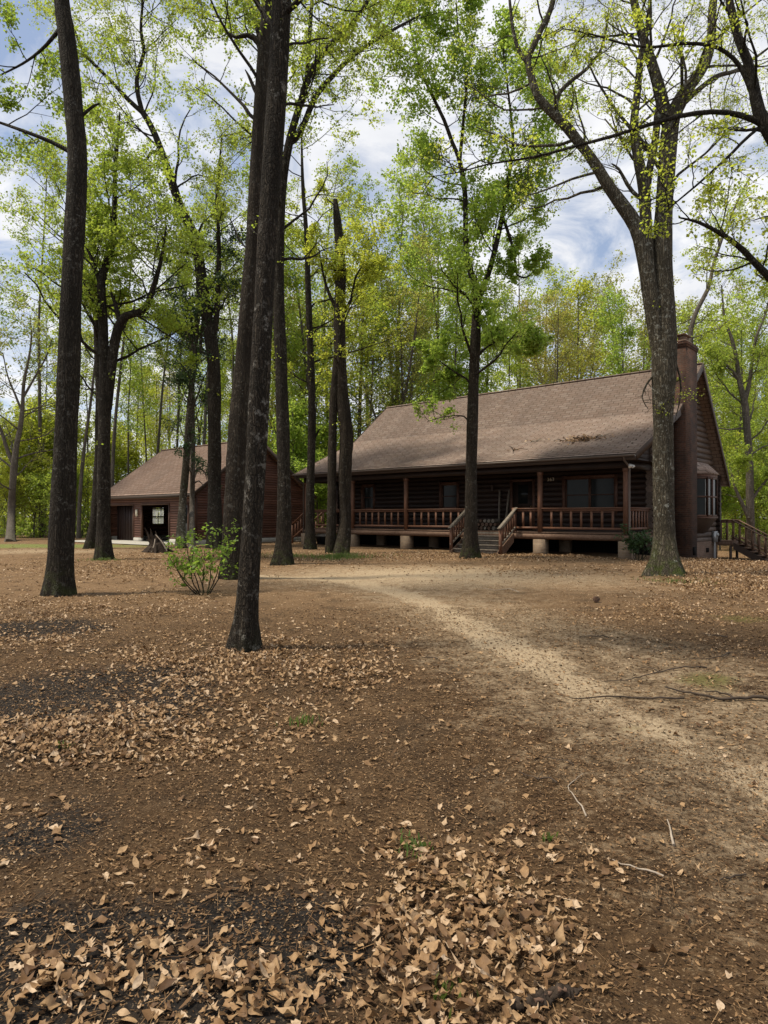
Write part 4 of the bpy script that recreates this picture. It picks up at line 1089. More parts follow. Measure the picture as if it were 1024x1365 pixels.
hero_tree('pale_tree', 'pale bare branched tree at the far left edge behind the lawn', 24, (13, 722), 42.0, [
    S([(13, 724), (15, 690), (17, 650), (19, 620), (22, 595), (27, 570), (30, 545), (32, 510), (38, 480), (42, 450), (40, 420)], [5.4, 4.6, 4.4, 4.2, 3.6, 3.2, 2.6, 2, 1.5, 1.1, .6], m=20, f0=.35, len=4.0, per=3, spread=0.12, m2=6),
    S([(19, 622), (10, 600), (2, 575), (-8, 550), (-14, 510)], [3, 2.4, 2, 1.5, .8], m=9, f0=.3, len=3.0, per=4, spread=0.12),
    S([(30, 550), (20, 525), (10, 500), (4, 470)], [1.7, 1.3, 1, .5], m=9, f0=.2, len=2.8, per=3),
    S([(31, 530), (48, 500), (62, 475), (70, 450)], [1.7, 1.3, 1, .5], m=9, f0=.2, len=2.8, per=3),
], M['bark_pale'], M['leaf_bud'], flare=.3, flareh=.4, leaf_size=0.134)

hero_tree('pale_tree', 'grey forked tree rising behind the rear deck steps at the right edge', 25, (1002, 736), 37.0, [
    S([(1003, 740), (1000, 680), (999, 620), (996, 570), (992, 532), (986, 510), (982, 480), (975, 450), (966, 425), (962, 380)], [6, 5, 4.7, 4.4, 4, 3.2, 2.6, 2.1, 1.6, .8], m=16, f0=.35, len=3.0, per=9, spread=0.12, m2=6),
    S([(993, 535), (999, 510), (1003, 480), (1008, 450), (1018, 425), (1028, 390)], [3, 2.6, 2.1, 1.8, 1.3, .7], m=14, f0=.2, len=2.8, per=9, spread=0.12, m2=6),
    S([(984, 505), (974, 492), (962, 482), (948, 476)], [2.4, 1.8, 1.2, .6], m=7, f0=.2, len=1.8, per=9, spread=0.12),
    S([(1001, 668), (1010, 655), (1022, 640), (1040, 625)], [2.2, 1.8, 1.3, .8], m=6, f0=.2, len=1.8, per=15, spread=0.12),
    S([(998, 690), (988, 668), (980, 650), (972, 618)], [3, 2.4, 1.8, .8], m=8, f0=.2, len=2.2, per=15, spread=0.12),
], M['bark_pale'], M['leaf_green'], flare=.3, flareh=.4, leaf_size=0.126)

hero_tree('slender_tree', 'grey sapling curving up beside the brick chimney', 26, (918, 742), 30.5, [
    S([(925, 742), (924, 600), (922, 470), (921, 440), (930, 412), (944, 385), (952, 350), (962, 320), (974, 290), (986, 262), (1000, 235)], [3.4, 3.2, 3, 3, 2.8, 2.6, 2.2, 1.8, 1.5, 1.1, .6], m=16, f0=.5, len=2.2, per=9, spread=0.09),
], M['bark_pale'], M['leaf_yellow'], leaf_size=0.092, flare=0)

# a tree outside the right edge whose limbs reach into the view
hero_tree('oak_tree', 'dark limbs arching in from a trunk standing beyond the right edge', 27, (1105, 800), None, [
    S([(1105, 800), (1100, 650), (1092, 520), (1085, 400), (1070, 300), (1050, 220), (1032, 185), (1012, 150), (1004, 110), (996, 80), (984, 50), (974, 10), (965, -50), (955, -160)], [26, 21, 19, 17, 15, 12, 9.5, 7.6, 6.6, 6, 5.4, 4.8, 3.6, 1.4], m=14, f0=.45, len=2.2, per=3),
    S([(1034, 188), (1015, 165), (985, 153), (950, 149), (905, 155), (860, 168), (815, 182), (770, 194), (730, 205), (690, 213), (650, 219), (610, 230), (570, 236)], [5, 4.2, 3.6, 3.2, 2.9, 2.6, 2.3, 2.0, 1.7, 1.4, 1.1, .8, .5], m=16, f0=.2, len=.9, per=2),
    S([(1012, 150), (1000, 118), (986, 88), (968, 70), (945, 60), (910, 58), (870, 63), (830, 58), (790, 46), (750, 38)], [4, 3.4, 2.9, 2.6, 2.3, 2.0, 1.7, 1.4, 1.0, .6], m=12, f0=.2, len=.9, per=3),
    S([(1090, 430), (1050, 395), (1024, 368), (1008, 352), (992, 335), (974, 320), (955, 308), (930, 296), (905, 290)], [8, 6, 5, 4.4, 4, 3.4, 2.8, 2, 1], m=12, f0=.25, len=1.2, per=4),
    S([(1060, 230), (1020, 175), (1000, 180), (975, 205), (950, 228), (925, 250), (895, 275), (880, 290)], [3, 2.6, 2.2, 2, 1.6, 1.3, 1, .5], m=8, f0=.3, len=.9, per=3),
], M['bark_dark'], M['leaf_yellow'], flare=.5, leaf_size=0.063)

# ------------------------------------------------------------------ forest trees behind
def proto_tree(name, seed, h, r, bmat, lmat, f0, m1, len1, m2, m3, per, spread, size, ang=55, forks=0, up=.05, bend=.04):
    rng = np.random.default_rng(seed); tw = MB(); lf = MB()
    pts = [np.array([0, 0, -.3])]; d = np.array([0, 0, 1.0])
    for i in range(7):
        d = d + rng.normal(0, bend, 3); d[2] = 1; pts.append(pts[-1] + d / np.linalg.norm(d) * h / 7)
    stems = [stem_tube(tw, rng, pts, np.linspace(1, .12, 8) * r, .9, 9, .4, .4)]
    for k in range(forks):
        b = pts[2 + k % 3]; a = rng.uniform(0, 6.28); q = [b]; d = np.array([math.cos(a) * .55, math.sin(a) * .55, 1])
        for i in range(4): q.append(q[-1] + d / np.linalg.norm(d) * h * .15); d = d * np.array([.75, .75, 1])
        stems.append(stem_tube(tw, rng, q, np.linspace(.6, .1, 5) * r, .8, 7))
    LP = []
    for i, (P, R) in enumerate(stems):
        q, rr = resample(P, R, 14)
        Sx, D, L, r1 = spawn(rng, q[None], rr[None], m1 if i == 0 else m1 // 2, f0 if i == 0 else .25, 1, ang, 1, .4, .02)
        f = np.clip(Sx[:, 2] / h, 0, 1)
        L = len1 * (1.25 - .8 * f) * rng.uniform(.6, 1.2, len(L)); r1 = np.clip(r1, .015, .012 * L + .012)
        P1, R1 = grow(rng, Sx, D, L, r1, 6, .15, up); tw.tubes(P1, R1, 4)
        Sx, D, L, r2 = spawn(rng, P1, R1, m2, .2, 1, 50, .5, .55, .010)
        P2, R2 = grow(rng, Sx, D, L, r2, 4, .2, .03); tw.tubes(P2, R2, 3)
        Sx, D, L, r3 = spawn(rng, P2, R2, m3, .2, 1, 50, .55, .5, .006)
        P3, R3 = grow(rng, Sx, D, L, r3, 3, .2, .02); tw.tubes(P3, R3, 3)
        if per: LP += [leaf_points(rng, P3, per, spread), leaf_points(rng, P2, max(1, per // 2), spread, .4)]
    return tw.mesh('trunk', bmat, True), (lambda: (add_leaves(lf, rng, np.vstack(LP), size), lf.mesh('crown', lmat))[1])()

PROT = {
    'green': [proto_tree('g', 40 + i, 1, 1, None, None, .3, 1, 1, 1, 1, 1, .1, .1) for i in range(0)],
}
def protos(key, n, **k):
    PROT[key] = [proto_tree(key, 100 + sum(map(ord, key)) + i, **k) for i in range(n)]
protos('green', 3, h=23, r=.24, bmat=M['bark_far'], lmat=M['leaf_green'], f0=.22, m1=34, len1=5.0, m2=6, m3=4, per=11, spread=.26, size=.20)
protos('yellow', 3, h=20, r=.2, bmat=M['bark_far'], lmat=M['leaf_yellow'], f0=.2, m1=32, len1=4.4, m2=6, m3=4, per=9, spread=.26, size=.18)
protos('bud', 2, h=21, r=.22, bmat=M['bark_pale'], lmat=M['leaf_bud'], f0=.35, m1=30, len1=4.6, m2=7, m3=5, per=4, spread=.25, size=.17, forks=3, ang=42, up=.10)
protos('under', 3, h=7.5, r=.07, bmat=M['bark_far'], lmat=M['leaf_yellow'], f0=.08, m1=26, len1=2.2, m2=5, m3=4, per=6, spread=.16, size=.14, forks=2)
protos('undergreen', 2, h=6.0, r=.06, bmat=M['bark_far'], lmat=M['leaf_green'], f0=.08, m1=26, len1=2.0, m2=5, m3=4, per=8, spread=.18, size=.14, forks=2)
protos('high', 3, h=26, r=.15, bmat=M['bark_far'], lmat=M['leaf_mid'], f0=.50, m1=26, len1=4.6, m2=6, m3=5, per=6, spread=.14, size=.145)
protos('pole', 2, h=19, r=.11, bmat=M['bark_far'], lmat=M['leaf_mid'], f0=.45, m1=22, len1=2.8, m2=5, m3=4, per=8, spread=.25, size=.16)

LAB = {'green': ('bright green broadleaf tree', 'forest_tree'), 'yellow': ('yellow green spring tree', 'forest_tree'), 'bud': ('grey branched tree just coming into bud', 'budding_tree'),
       'under': ('low yellow green understory tree', 'understory_tree'), 'undergreen': ('low fresh green understory tree', 'understory_tree'), 'high': ('tall tree with a high airy green crown', 'forest_tree'), 'pole': ('slim pole tree with a small high crown', 'pole_tree')}
rngf = np.random.default_rng(77)
def plant(key, px, Z, hs=1.0, zone=''):
    x = (px - 512) / F * Z; me_t, me_c = PROT[key][int(rngf.integers(len(PROT[key])))]
    lab, nm = LAB[key]
    root = thing(nm, f'{lab} {zone}', 'tree', (x, Z, float(H(x, Z))), rngf.uniform(0, 6.28), f'{lab}s {zone}')
    s = hs * rngf.uniform(.9, 1.1); root.scale = (s * rngf.uniform(.9, 1.15), s * rngf.uniform(.9, 1.15), s)
    for n, me in (('trunk', me_t), ('crown', me_c)):
        o = bpy.data.objects.new(n, me); COL.objects.link(o); o.parent = root
ZA, ZB, ZC, ZD = 'behind the cabin roof', 'in the woods left of the garage', 'in the woods right of the cabin', 'behind the garage roof'
for px, Z, s, k in ((425, 50, 1.0, 'green'), (470, 47, 1.0, 'yellow'), (520, 52, 1.05, 'green'), (560, 56, 1.0, 'green'), (605, 50, .85, 'green'), (660, 54, .9, 'green'), (700, 60, .95, 'yellow'),
                    (735, 47, .78, 'bud'), (775, 52, .95, 'yellow'), (815, 48, .80, 'green'), (850, 55, .95, 'bud'), (500, 62, 1.15, 'yellow'), (585, 66, 1.1, 'green'), (640, 68, 1.0, 'yellow'),
                    (760, 66, 1.05, 'bud'), (830, 66, 1.0, 'yellow'), (545, 46, .7, 'bud'), (680, 45, .62, 'green'), (440, 60, 1.1, 'pole'), (490, 45, .9, 'pole'), (890, 60, 1.0, 'yellow'), (720, 72, 1.1, 'green')):
    plant(k, px, Z, s, ZA)
for px, Z, s, k in ((470, 52, 1.1, 'undergreen'), (520, 50, 1.3, 'undergreen'), (440, 47, 1.0, 'undergreen'), (570, 58, 1.6, 'under'), (640, 52, 1.5, 'undergreen'), (700, 50, 1.5, 'under'), (780, 46, 1.2, 'undergreen'), (420, 44, .9, 'undergreen'), (840, 44, 1.2, 'undergreen')):
    plant(k, px, Z, s, ZA)
for px, Z, s, k in ((-10, 58, 0.55, 'yellow'), (30, 64, 0.53, 'yellow'), (70, 60, 0.51, 'yellow'), (105, 66, 0.55, 'yellow'), (150, 70, 0.53, 'yellow'), (60, 50, 1.25, 'under'), (20, 48, 1.1, 'under'), (95, 52, 1.2, 'under'), (0, 52, .9, 'undergreen'),
                    (125, 55, 1.0, 'under'), (45, 47, .7, 'under'), (80, 46, .75, 'undergreen'), (15, 46, .65, 'under'), (110, 48, .8, 'under'), (150, 58, 1.2, 'under'), (-40, 52, 1.2, 'under'), (-70, 60, 0.57, 'yellow'), (-120, 56, 0.70, 'yellow'),
                    (35, 75, 0.66, 'yellow'), (90, 80, 0.70, 'yellow'), (-30, 80, 0.70, 'yellow'), (60, 56, .95, 'pole'), (118, 50, .9, 'pole'), (-60, 45, .9, 'pole'), (140, 85, 0.75, 'yellow')):
    plant(k, px, Z, s, ZB)
for px, Z, s, k in ((175, 60, .75, 'yellow'), (215, 62, .72, 'yellow'), (255, 64, .78, 'green'), (300, 66, .85, 'yellow'), (345, 62, .95, 'yellow'), (385, 64, 1.0, 'green'), (195, 54, .85, 'pole'), (170, 50, .95, 'pole'), (230, 70, .9, 'bud'),
                    (400, 54, .95, 'yellow'), (365, 52, .9, 'bud'), (320, 56, .9, 'pole'), (270, 58, 1.0, 'pole'), (205, 80, .85, 'yellow'), (280, 80, .95, 'yellow'), (350, 82, 1.1, 'green'), (398, 46, 1.3, 'undergreen'), (420, 49, 1.2, 'undergreen'), (372, 50, 1.1, 'undergreen')):
    plant(k, px, Z, s, ZD)
for px, Z, s, k in ((150, 46, .98, 'high'), (205, 50, 1.0, 'high'), (265, 47, 1.0, 'high'), (325, 52, 1.05, 'high'), (375, 47, .95, 'high'), (235, 58, 1.05, 'high')): plant(k, px, Z, s, ZD)
for px, Z, s, k in ((-20, 44, .95, 'high'), (55, 48, .95, 'high'), (105, 44, .9, 'high'), (-80, 50, 1.0, 'high')): plant(k, px, Z, s, ZB)
for px, Z, s, k in ((430, 56, 1.05, 'high'), (530, 49, .95, 'high'), (590, 54, 1.05, 'high'), (690, 52, 1.0, 'high')): plant(k, px, Z, s, ZA)
for px, Z, s, k in ((935, 52, .85, 'green'), (965, 46, .62, 'green'), (1000, 50, .62, 'yellow'), (1035, 54, .68, 'green'), (1075, 50, .75, 'yellow'), (1120, 56, .8, 'green'), (980, 60, .75, 'yellow'), (1020, 44, .8, 'undergreen'), (985, 42, .85, 'under'),
                    (960, 40, .8, 'undergreen'), (1050, 40, 1.0, 'undergreen'), (1010, 47, 1.1, 'under'), (945, 62, .9, 'bud'), (1000, 66, .85, 'bud'), (1050, 68, .9, 'green'), (975, 44, 1.0, 'under'), (1100, 42, 1.0, 'under'), (1160, 50, .85, 'yellow'), (955, 74, .9, 'green'), (1010, 78, .9, 'yellow')):
    plant(k, px, Z, s, ZC)
# far wood that closes the view, one mass
fw_v = MB(); rngw = np.random.default_rng(9)
nC = 26000
fx = rngw.uniform(-115, 115, nC); fy = 92 + rngw.uniform(0, 26, nC) + .002 * fx * fx
prof = 5.5 + 2 * np.sin(fx * .09 + 1) + 2.5 * np.sin(fx * .23) + 1.5 * np.sin(fx * .61)
fz = rngw.random(nC) ** .8 * (prof + rngw.normal(0, 1.2, nC))
add_leaves(fw_v, rngw, np.stack([fx, fy, np.clip(fz, .1, None)], 1), .75)
tag(fw_v.build('far_woods', M['leaf_yellow']), 'hazy yellow green far woods closing the view between the trunks', 'woods', None, 'stuff')

ug = MB(); nU = 36000
ux = rngw.uniform(-62, 62, nU); uy = rngw.uniform(45, 66, nU) + .004 * np.clip(ux - 5, 0, None) ** 2
cl = .5 + .5 * np.sin(ux * 1.7 + uy * .9) * np.sin(ux * .63 - uy * .41 + 1); hh = .35 + 2.1 * cl * rngw.random(nU) ** .5
uz = rngw.random(nU) ** .9 * hh
okm = ~inside_house(ux, uy)
add_leaves(ug, rngw, np.stack([ux, uy, uz + .02], 1)[okm], .24)
tag(ug.build('undergrowth', M['leaf_mid']), 'tangled low green undergrowth along the edge of the woods', 'undergrowth', None, 'stuff')
db = MB(); nD = 2600; Sx = np.stack([rngw.uniform(-60, 60, nD), rngw.uniform(44, 62, nD), np.zeros(nD)], 1); Sx = Sx[~inside_house(Sx[:, 0], Sx[:, 1])]; nD = len(Sx)
Dx = np.stack([rngw.normal(0, .25, nD), rngw.normal(0, .25, nD), np.ones(nD)], 1); Pd, Rd = grow(rngw, Sx, Dx, rngw.uniform(.8, 4.5, nD), rngw.uniform(.008, .022, nD), 6, .12, .04); db.tubes(Pd, Rd, 3)
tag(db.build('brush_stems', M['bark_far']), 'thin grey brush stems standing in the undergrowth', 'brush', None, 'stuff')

# ------------------------------------------------------------------ shrubs, stump
def bush(name, label, base, seed, nst, h, spread, lmat, lsize, per, bmat, r0=.014, Z=None, lean=.55):
    rng = np.random.default_rng(seed); g = G(*base)
    if Z: g = np.array([(base[0] - 512) / F * Z, Z, float(H((base[0] - 512) / F * Z, Z))])
    root = thing(name, label, 'shrub', tuple(g)); st = MB(); lf = MB()
    a = np.arange(nst) / nst * 6.28 + rng.uniform(0, .5, nst)
    D = np.stack([np.cos(a) * lean * rng.uniform(.4, 1.2, nst), np.sin(a) * lean * rng.uniform(.4, 1.2, nst), np.ones(nst)], 1)
    S0 = np.stack([np.cos(a) * spread, np.sin(a) * spread, -.03 * np.ones(nst)], 1)
    P1, R1 = grow(rng, S0, D, h * rng.uniform(.6, 1.05, nst), np.full(nst, r0), 9, .13, .05); st.tubes(P1, R1, 6)
    Sx, Dx, L, r = spawn(rng, P1, R1, 6, .3, 1, 50, .42, .6, .004); P2, R2 = grow(rng, Sx, Dx, L, r, 6, .2, .06); st.tubes(P2, R2, 4)
    Sx, Dx, L, r = spawn(rng, P2, R2, 3, .2, 1, 48, .6, .6, .003); P3, R3 = grow(rng, Sx, Dx, L, r, 4, .2, .05); st.tubes(P3, R3, 3)
    add_leaves(lf, rng, np.vstack([leaf_points(rng, P3, per, .035, .35), leaf_points(rng, P2, per, .04, .5)]), lsize, .9)
    st.build('stems', bmat, root, True); lf.build('foliage', lmat, root); return root
bush('shrub', 'bright green leafy shrub with several dark stems left of the closest trunk', (271, 792), 5, 9, 1.34, .10, M['leaf_bush'], .08, 4, M['bark_dark'], lean=.75)
bush('shrub', 'small dark evergreen shrub at the porch corner beside the big mossy tree', (851, 743), 6, 8, 1.1, .10, M['leaf_dark'], .08, 9, M['bark_dark'], Z=23.1)

g = G(208, 736); rng = np.random.default_rng(8)
stp = thing('tree_stump', 'ragged dark uprooted stump with splayed roots before the open garage bay', 'stump', tuple(g))
mb = MB(); P = np.array([[.05, 0, -.1], [.05, 0, .12], [.02, .02, .30], [-.02, .03, .46]])
stem_tube(mb, rng, P, [.38, .33, .26, .17], .07, 14, .4, .2, .28)
for k in range(9):
    a = rng.uniform(0, 6.28); q = np.array([.16 * math.cos(a), .16 * math.sin(a), .28]); tp = q + np.array([-.22 + rng.normal(0, .10), rng.normal(0, .08), rng.uniform(.2, .75) * (1 if k else .8)])
    Pq = catmull([q, (q + tp) / 2 + rng.normal(0, .03, 3), tp], .08)[0]; mb.tube(Pq, np.linspace(.10, .012, len(Pq)) * rng.uniform(.8, 1.2, len(Pq)), 6)
mb.build('trunk', M['stumpwood'], stp, True)
for i in range(8):
    a = i * .785 + .3; mb = MB(); L = rng.uniform(.45, .75)
    pts = [np.array([.12 * math.cos(a), .12 * math.sin(a), rng.uniform(.25, .6)]), np.array([.5 * L * math.cos(a), .5 * L * math.sin(a), .22]), np.array([L * math.cos(a), L * math.sin(a), .0]), np.array([L * 1.25 * math.cos(a), L * 1.25 * math.sin(a), -.05])]
    mb.tube(catmull(pts, .1)[0], np.linspace(.09, .03, len(catmull(pts, .1)[0])), 7); mb.build('root', M['stumpwood'], stp, True)
for a, b in (((-.05, -.42, -.02), (.05, -.25, .55)), ((.55, -.3, .05), (.05, -.2, .72)), ((.5, -.1, .15), (.48, -.1, .38))):
    mb = MB(); m = [(np.array(a) + np.array(b)) / 2 + np.array([.04, 0, .02])]; P = catmull([np.array(a), m[0], np.array(b)], .1)[0]; mb.tube(P, np.linspace(.035, .02, len(P)), 7); mb.build('root', M['twig_pale'], stp, True)

# ------------------------------------------------------------------ fallen sticks
FG = 'dead sticks lying on the yard'
def stick(pp, r, m, label, forks=(), name='fallen_stick', cat='stick'):
    g = G(*pp[0]); rng = np.random.default_rng(int(pp[0][0] * 3 + pp[0][1])); o = None
    r *= .55
    def line(q):
        w = [G(*p) for p in q]; P, t = catmull([x + np.array([0, 0, r * .9]) for x in w], .06)
        P[:, 2] = H(P[:, 0], P[:, 1]) + r * .9 + rng.uniform(0, .012, len(P)) + .01 * np.sin(np.linspace(0, 3.1, len(P)) * 2.3) ** 2
        P[:, :2] += rng.normal(0, r * .25, (len(P), 2)); return P
    root = thing(name, label, cat, tuple(g), group=FG)
    mb = MB(); P = line(pp); mb.tube(P, np.linspace(r, r * .45, len(P)), 8); shift(mb, g).build('stem', m, root, True)
    for q in forks:
        mb = MB(); P = line(q); mb.tube(P, np.linspace(r * .6, r * .25, len(P)), 6); shift(mb, g).build('side_shoot', m, root, True)
stick([(1060, 938), (1005, 934), (960, 935), (920, 927), (887, 919)], .028, M['twig_dark'], 'thick dark branch entering from the right edge across the sandy track', [[(980, 934), (955, 925), (940, 926)]])
stick([(912, 933), (870, 934), (830, 931), (800, 932), (760, 934)], .018, M['twig_dark'], 'long straight dark stick crossing the sandy track')
stick([(942, 891), (905, 893), (870, 900), (840, 908), (806, 910)], .014, M['twig_dark'], 'curved dark stick lying above the long straight stick', [[(880, 897), (862, 892), (850, 894)]])
stick([(973, 871), (960, 878), (940, 880), (918, 880)], .014, M['twig_dark'], 'short bent stick on the mossy soil at the right')
stick([(970, 851), (953, 849), (936, 847)], .018, M['twig_dark'], 'stubby dark stick highest up near the right edge')
stick([(782, 1090), (770, 1072), (762, 1060), (757, 1051)], .008, M['twig_pale'], 'pale forked twig in the middle of the right foreground', [[(757, 1051), (766, 1042), (778, 1035)]])
stick([(898, 1131), (895, 1118), (893, 1106), (890, 1097)], .011, M['twig_pale'], 'short thick pale stick lying upright on the right')
stick([(885, 1171), (862, 1163), (840, 1158), (816, 1150)], .009, M['twig_pale'], 'straight slanted grey stick in the right foreground')
stick([(742, 1046), (725, 1040), (710, 1041), (692, 1032)], .009, M['twig_dark'], 'thin crooked twig left of the pale forked twig', [[(716, 1041), (724, 1030)]])
stick([(995, 1170), (980, 1172), (965, 1176), (953, 1177)], .009, M['twig_dark'], 'thin grey stick at the right edge of the foreground')
stick([(812, 851), (795, 850), (772, 850)], .012, M['twig_dark'], 'small stick beside the upper bend of the track')
stick([(765, 1022), (745, 1015), (722, 1012)], .007, M['twig_dark'], 'thin twig above the pale forked twig')
stick([(583, 880), (575, 878), (563, 878)], .014, M['twig_dark'], 'small dark stick left of the sandy track')
stick([(692, 790), (676, 786), (660, 788), (640, 784)], .012, M['twig_pale'], 'thin pale twig in front of the mailbox free sandy bend near the porch'.replace('mailbox free ', ''))
# rotten bark piece in the leaves at the bottom
lg = G(725, 1340); root = thing('rotten_log', 'crumbling piece of dark rotten bark among the leaves at the bottom', 'log', tuple(lg))
a, b = G(672, 1352), G(775, 1322); rs = np.random.default_rng(4); n = 34
P = np.linspace(a, b, n) + np.array([0, 0, .010]); P[:, 2] += .006 * np.sin(np.arange(n) * .6); P[:, 1] += .006 * np.sin(np.arange(n) * .35)
env = np.clip(np.minimum(np.arange(n), n - 1 - np.arange(n)) / 5, .25, 1); mb = MB()
mb.tube(P, .021 * env * (1 + rs.normal(0, .12, n)), 14, True, 1 + rs.normal(0, .20, (n, 14)) + .18 * np.sin(np.arange(n)[:, None] * .5 + np.arange(14)[None] * 1.3))
shift(mb, lg).build('bark_shell', M['stumpwood'], root, True)
for q in range(7):
    k = rs.integers(3, n - 6); mb = MB(); Q = P[k:k + 5] + np.array([0, rs.normal(0, .016), .015]); mb.tube(Q, .006 * (1 + rs.normal(0, .3, 5)), 6, True, 1 + rs.normal(0, .3, (5, 6))); shift(mb, lg).build('loose_bark', M['deckwood' if q % 2 else 'stumpwood'], root)
# pine cone
cg = G(795, 803); root = thing('pine_cone', 'dark round pine cone lying on the tan soil below the porch', 'pine cone', tuple(cg))
mb = MB()
for k in range(70):
    z = k / 70; a = k * 2.4; r = .036 * math.sin(math.pi * (.12 + .8 * z)); c = np.array([r * math.cos(a), r * math.sin(a),   .006 + .08 * z]); t = np.array([-math.sin(a), math.cos(a), 0]) * .022; o = np.array([math.cos(a), math.sin(a), .6]) * .032
    mb.add([c - t, c + o - t * .5, c + o + t * .5, c + t, c + o * .2 + np.array([0, 0, -.015])], [[0, 1, 2, 3], [0, 4, 1, 0], [4, 2, 1, 4], [4, 3, 2, 4]])
mb.tube([(0, 0, .0), (0, 0, .045), (0, 0, .085)], [.014, .026, .01], 8); mb.build('scales', M['deckwood'], root)

# dead leaves and twigs caught on the roof
rc = thing('leaf_clump', 'clump of dead leaves and twigs caught on the lower cabin roof slope', 'leaf clump', loc2w(P0, (-2.3, 1.3, roof_z(1.3))), RZ)
rs = np.random.default_rng(12); sl = (5.62 - 3.62) / 4.42
C = np.stack([rs.normal(0, .45, 150), rs.normal(0, .16, 150), np.zeros(150)], 1); C[:, 2] = C[:, 1] * sl + .03 + rs.uniform(0, .10, 150)
mb = MB(); add_leaves(mb, rs, C, .14, 1.2); mb.build('leaves', M['litter'], rc)
mb = MB()
for k in range(9):
    a = np.array([rs.normal(0, .5), rs.normal(0, .15), 0]); a[2] = a[1] * sl + .05; b = a + np.array([rs.normal(0, .45), rs.normal(0, .2), 0]); b[2] = b[1] * sl + .08; mb.tube([a, (a + b) / 2 + [0, 0, .05], b], [.016, .013, .007], 6)
mb.build('twigs', M['stumpwood'], rc)
for i, (x, y, lab) in enumerate(((-4.4, 1.6, 'pale forked twig lying on the cabin roof left of the leaf clump'), (-1.5, 1.5, 'small twig on the cabin roof right of the leaf clump'), (-4.9, .6, 'brown leafy twig low on the cabin roof'))):
    tw_ = thing('roof_twig', lab, 'twig', loc2w(P0, (x, y, roof_z(y))), RZ)
    mb = MB(); 
    for k in range(4):
        a = np.array([0, 0, .05]); b = np.array([rs.normal(0, .4), rs.normal(0, .25), 0]); b[2] = b[1] * sl + .06; mb.tube([a, (a + b) / 2 + [0, .03, .06], b], [.016, .012, .007], 6)
    mb.build('stem', M['twig_pale'] if i < 2 else M['stumpwood'], tw_, True)
    C = np.stack([rs.normal(0, .3, 14), rs.normal(0, .12, 14), np.zeros(14)], 1); C[:, 2] = C[:, 1] * sl + .05; mb = MB(); add_leaves(mb, rs, C, .12, 1.2); mb.build('leaves', M['litter'], tw_)

# ------------------------------------------------------------------ leaf litter
LITTER = [(600, 1265, 150, 105, 1.5), (545, 1150, 60, 35, .75), (470, 1240, 60, 60, .6), (330, 1330, 200, 60, .9), (130, 1325, 170, 80, .75), (640, 1340, 90, 30, .5),
          (340, 893, 160, 36, 1.4), (160, 982, 180, 32, 1.4), (260, 905, 90, 24, .5), (90, 812, 170, 20, .55), (60, 852, 130, 16, .55), (190, 866, 170, 18, .45), (330, 930, 120, 30, .5), (120, 1010, 120, 20, .6), (480, 870, 90, 26, .4), (150, 900, 120, 18, .35), (430, 905, 70, 28, .5), (230, 800, 80, 20, .35),
          (970, 775, 80, 22, 1.5), (950, 752, 90, 8, 1.4), (900, 815, 110, 20, .5), (640, 742, 260, 6, .9), (330, 745, 200, 10, .55), (160, 760, 160, 14, .6), (700, 1190, 110, 70, .40), (300, 1160, 110, 50, .30), (40, 1090, 60, 30, .35), (210, 1150, 90, 26, .35),
          (560, 1010, 120, 50, .10), (420, 1080, 140, 50, .16), (500, 850, 70, 22, .28), (930, 850, 120, 40, .18), (840, 1270, 130, 60, .17), (530, 905, 90, 40, .2), (740, 760, 220, 8, .35)]
def density(px, py):
    d = np.full(px.shape, .04)
    for cx, cy, sx, sy, a in LITTER: d = np.maximum(d, a * np.exp(-(((px - cx) / sx) ** 2 + ((py - cy) / sy) ** 2) * .9))
    return d
rl_ = np.random.default_rng(21)
def scatter(z0, z1, rate, use_density=True, extra=None):
    n = int(rate * .5 * 1.5 * (z1 * z1 - z0 * z0))
    Z = np.sqrt(rl_.uniform(z0 * z0, z1 * z1, n)); x = rl_.uniform(-.75, .75, n) * Z
    px = 512 + x / Z * F; py = HZ + (CAMH - H(x, Z)) / Z * F
    wob = 1 + .55 * np.sin(3.3 * x + 1.9 * Z) * np.sin(2.7 * Z - 1.3 * x) + .35 * np.sin(9.1 * x + 2) * np.sin(8.3 * Z)
    d = density(px, py) * wob if use_density else np.ones(n)
    if use_density: d = np.clip(d, 0, 2) ** 1.3
    keep = (rl_.random(n) < d) & ~inside_house(x, Z)
    return x[keep], Z[keep], d[keep]
def leaf_template(kind):
    if kind == 'lobed':
        st = [(-.1, .008), (0, .02), (.12, .05), (.2, .16), (.28, .30), (.36, .12), (.46, .14), (.54, .36), (.62, .15), (.72, .20), (.8, .30), (.88, .12), (1, .01)]
    elif kind == 'spade': st = [(-.1, .008), (0, .02), (.15, .06), (.35, .13), (.5, .19), (.62, .27), (.72, .34), (.79, .33), (.85, .25), (.92, .2), (.97, .12), (1.02, .01)]
    elif kind == 'oval': st = [(0, .01), (.06, .05), (.15, .12), (.27, .185), (.42, .22), (.57, .215), (.72, .17), (.85, .10), (.95, .035), (1, .004)]
    else: st = [(-.08, .008), (0, .02), (.07, .12), (.16, .20), (.28, .265), (.42, .285), (.56, .26), (.7, .20), (.84, .115), (.94, .045), (1, .004)]
    v = []
    for t, w in st: v += [(t - .5, -w, 0), (t - .5, 0, 0), (t - .5, w, 0)]
    f = []
    for i in range(len(st) - 1):
        a = 3 * i; f += [[a, a + 3, a + 4, a + 1], [a + 1, a + 4, a + 5, a + 2]]
    return np.array(v), np.array(f)
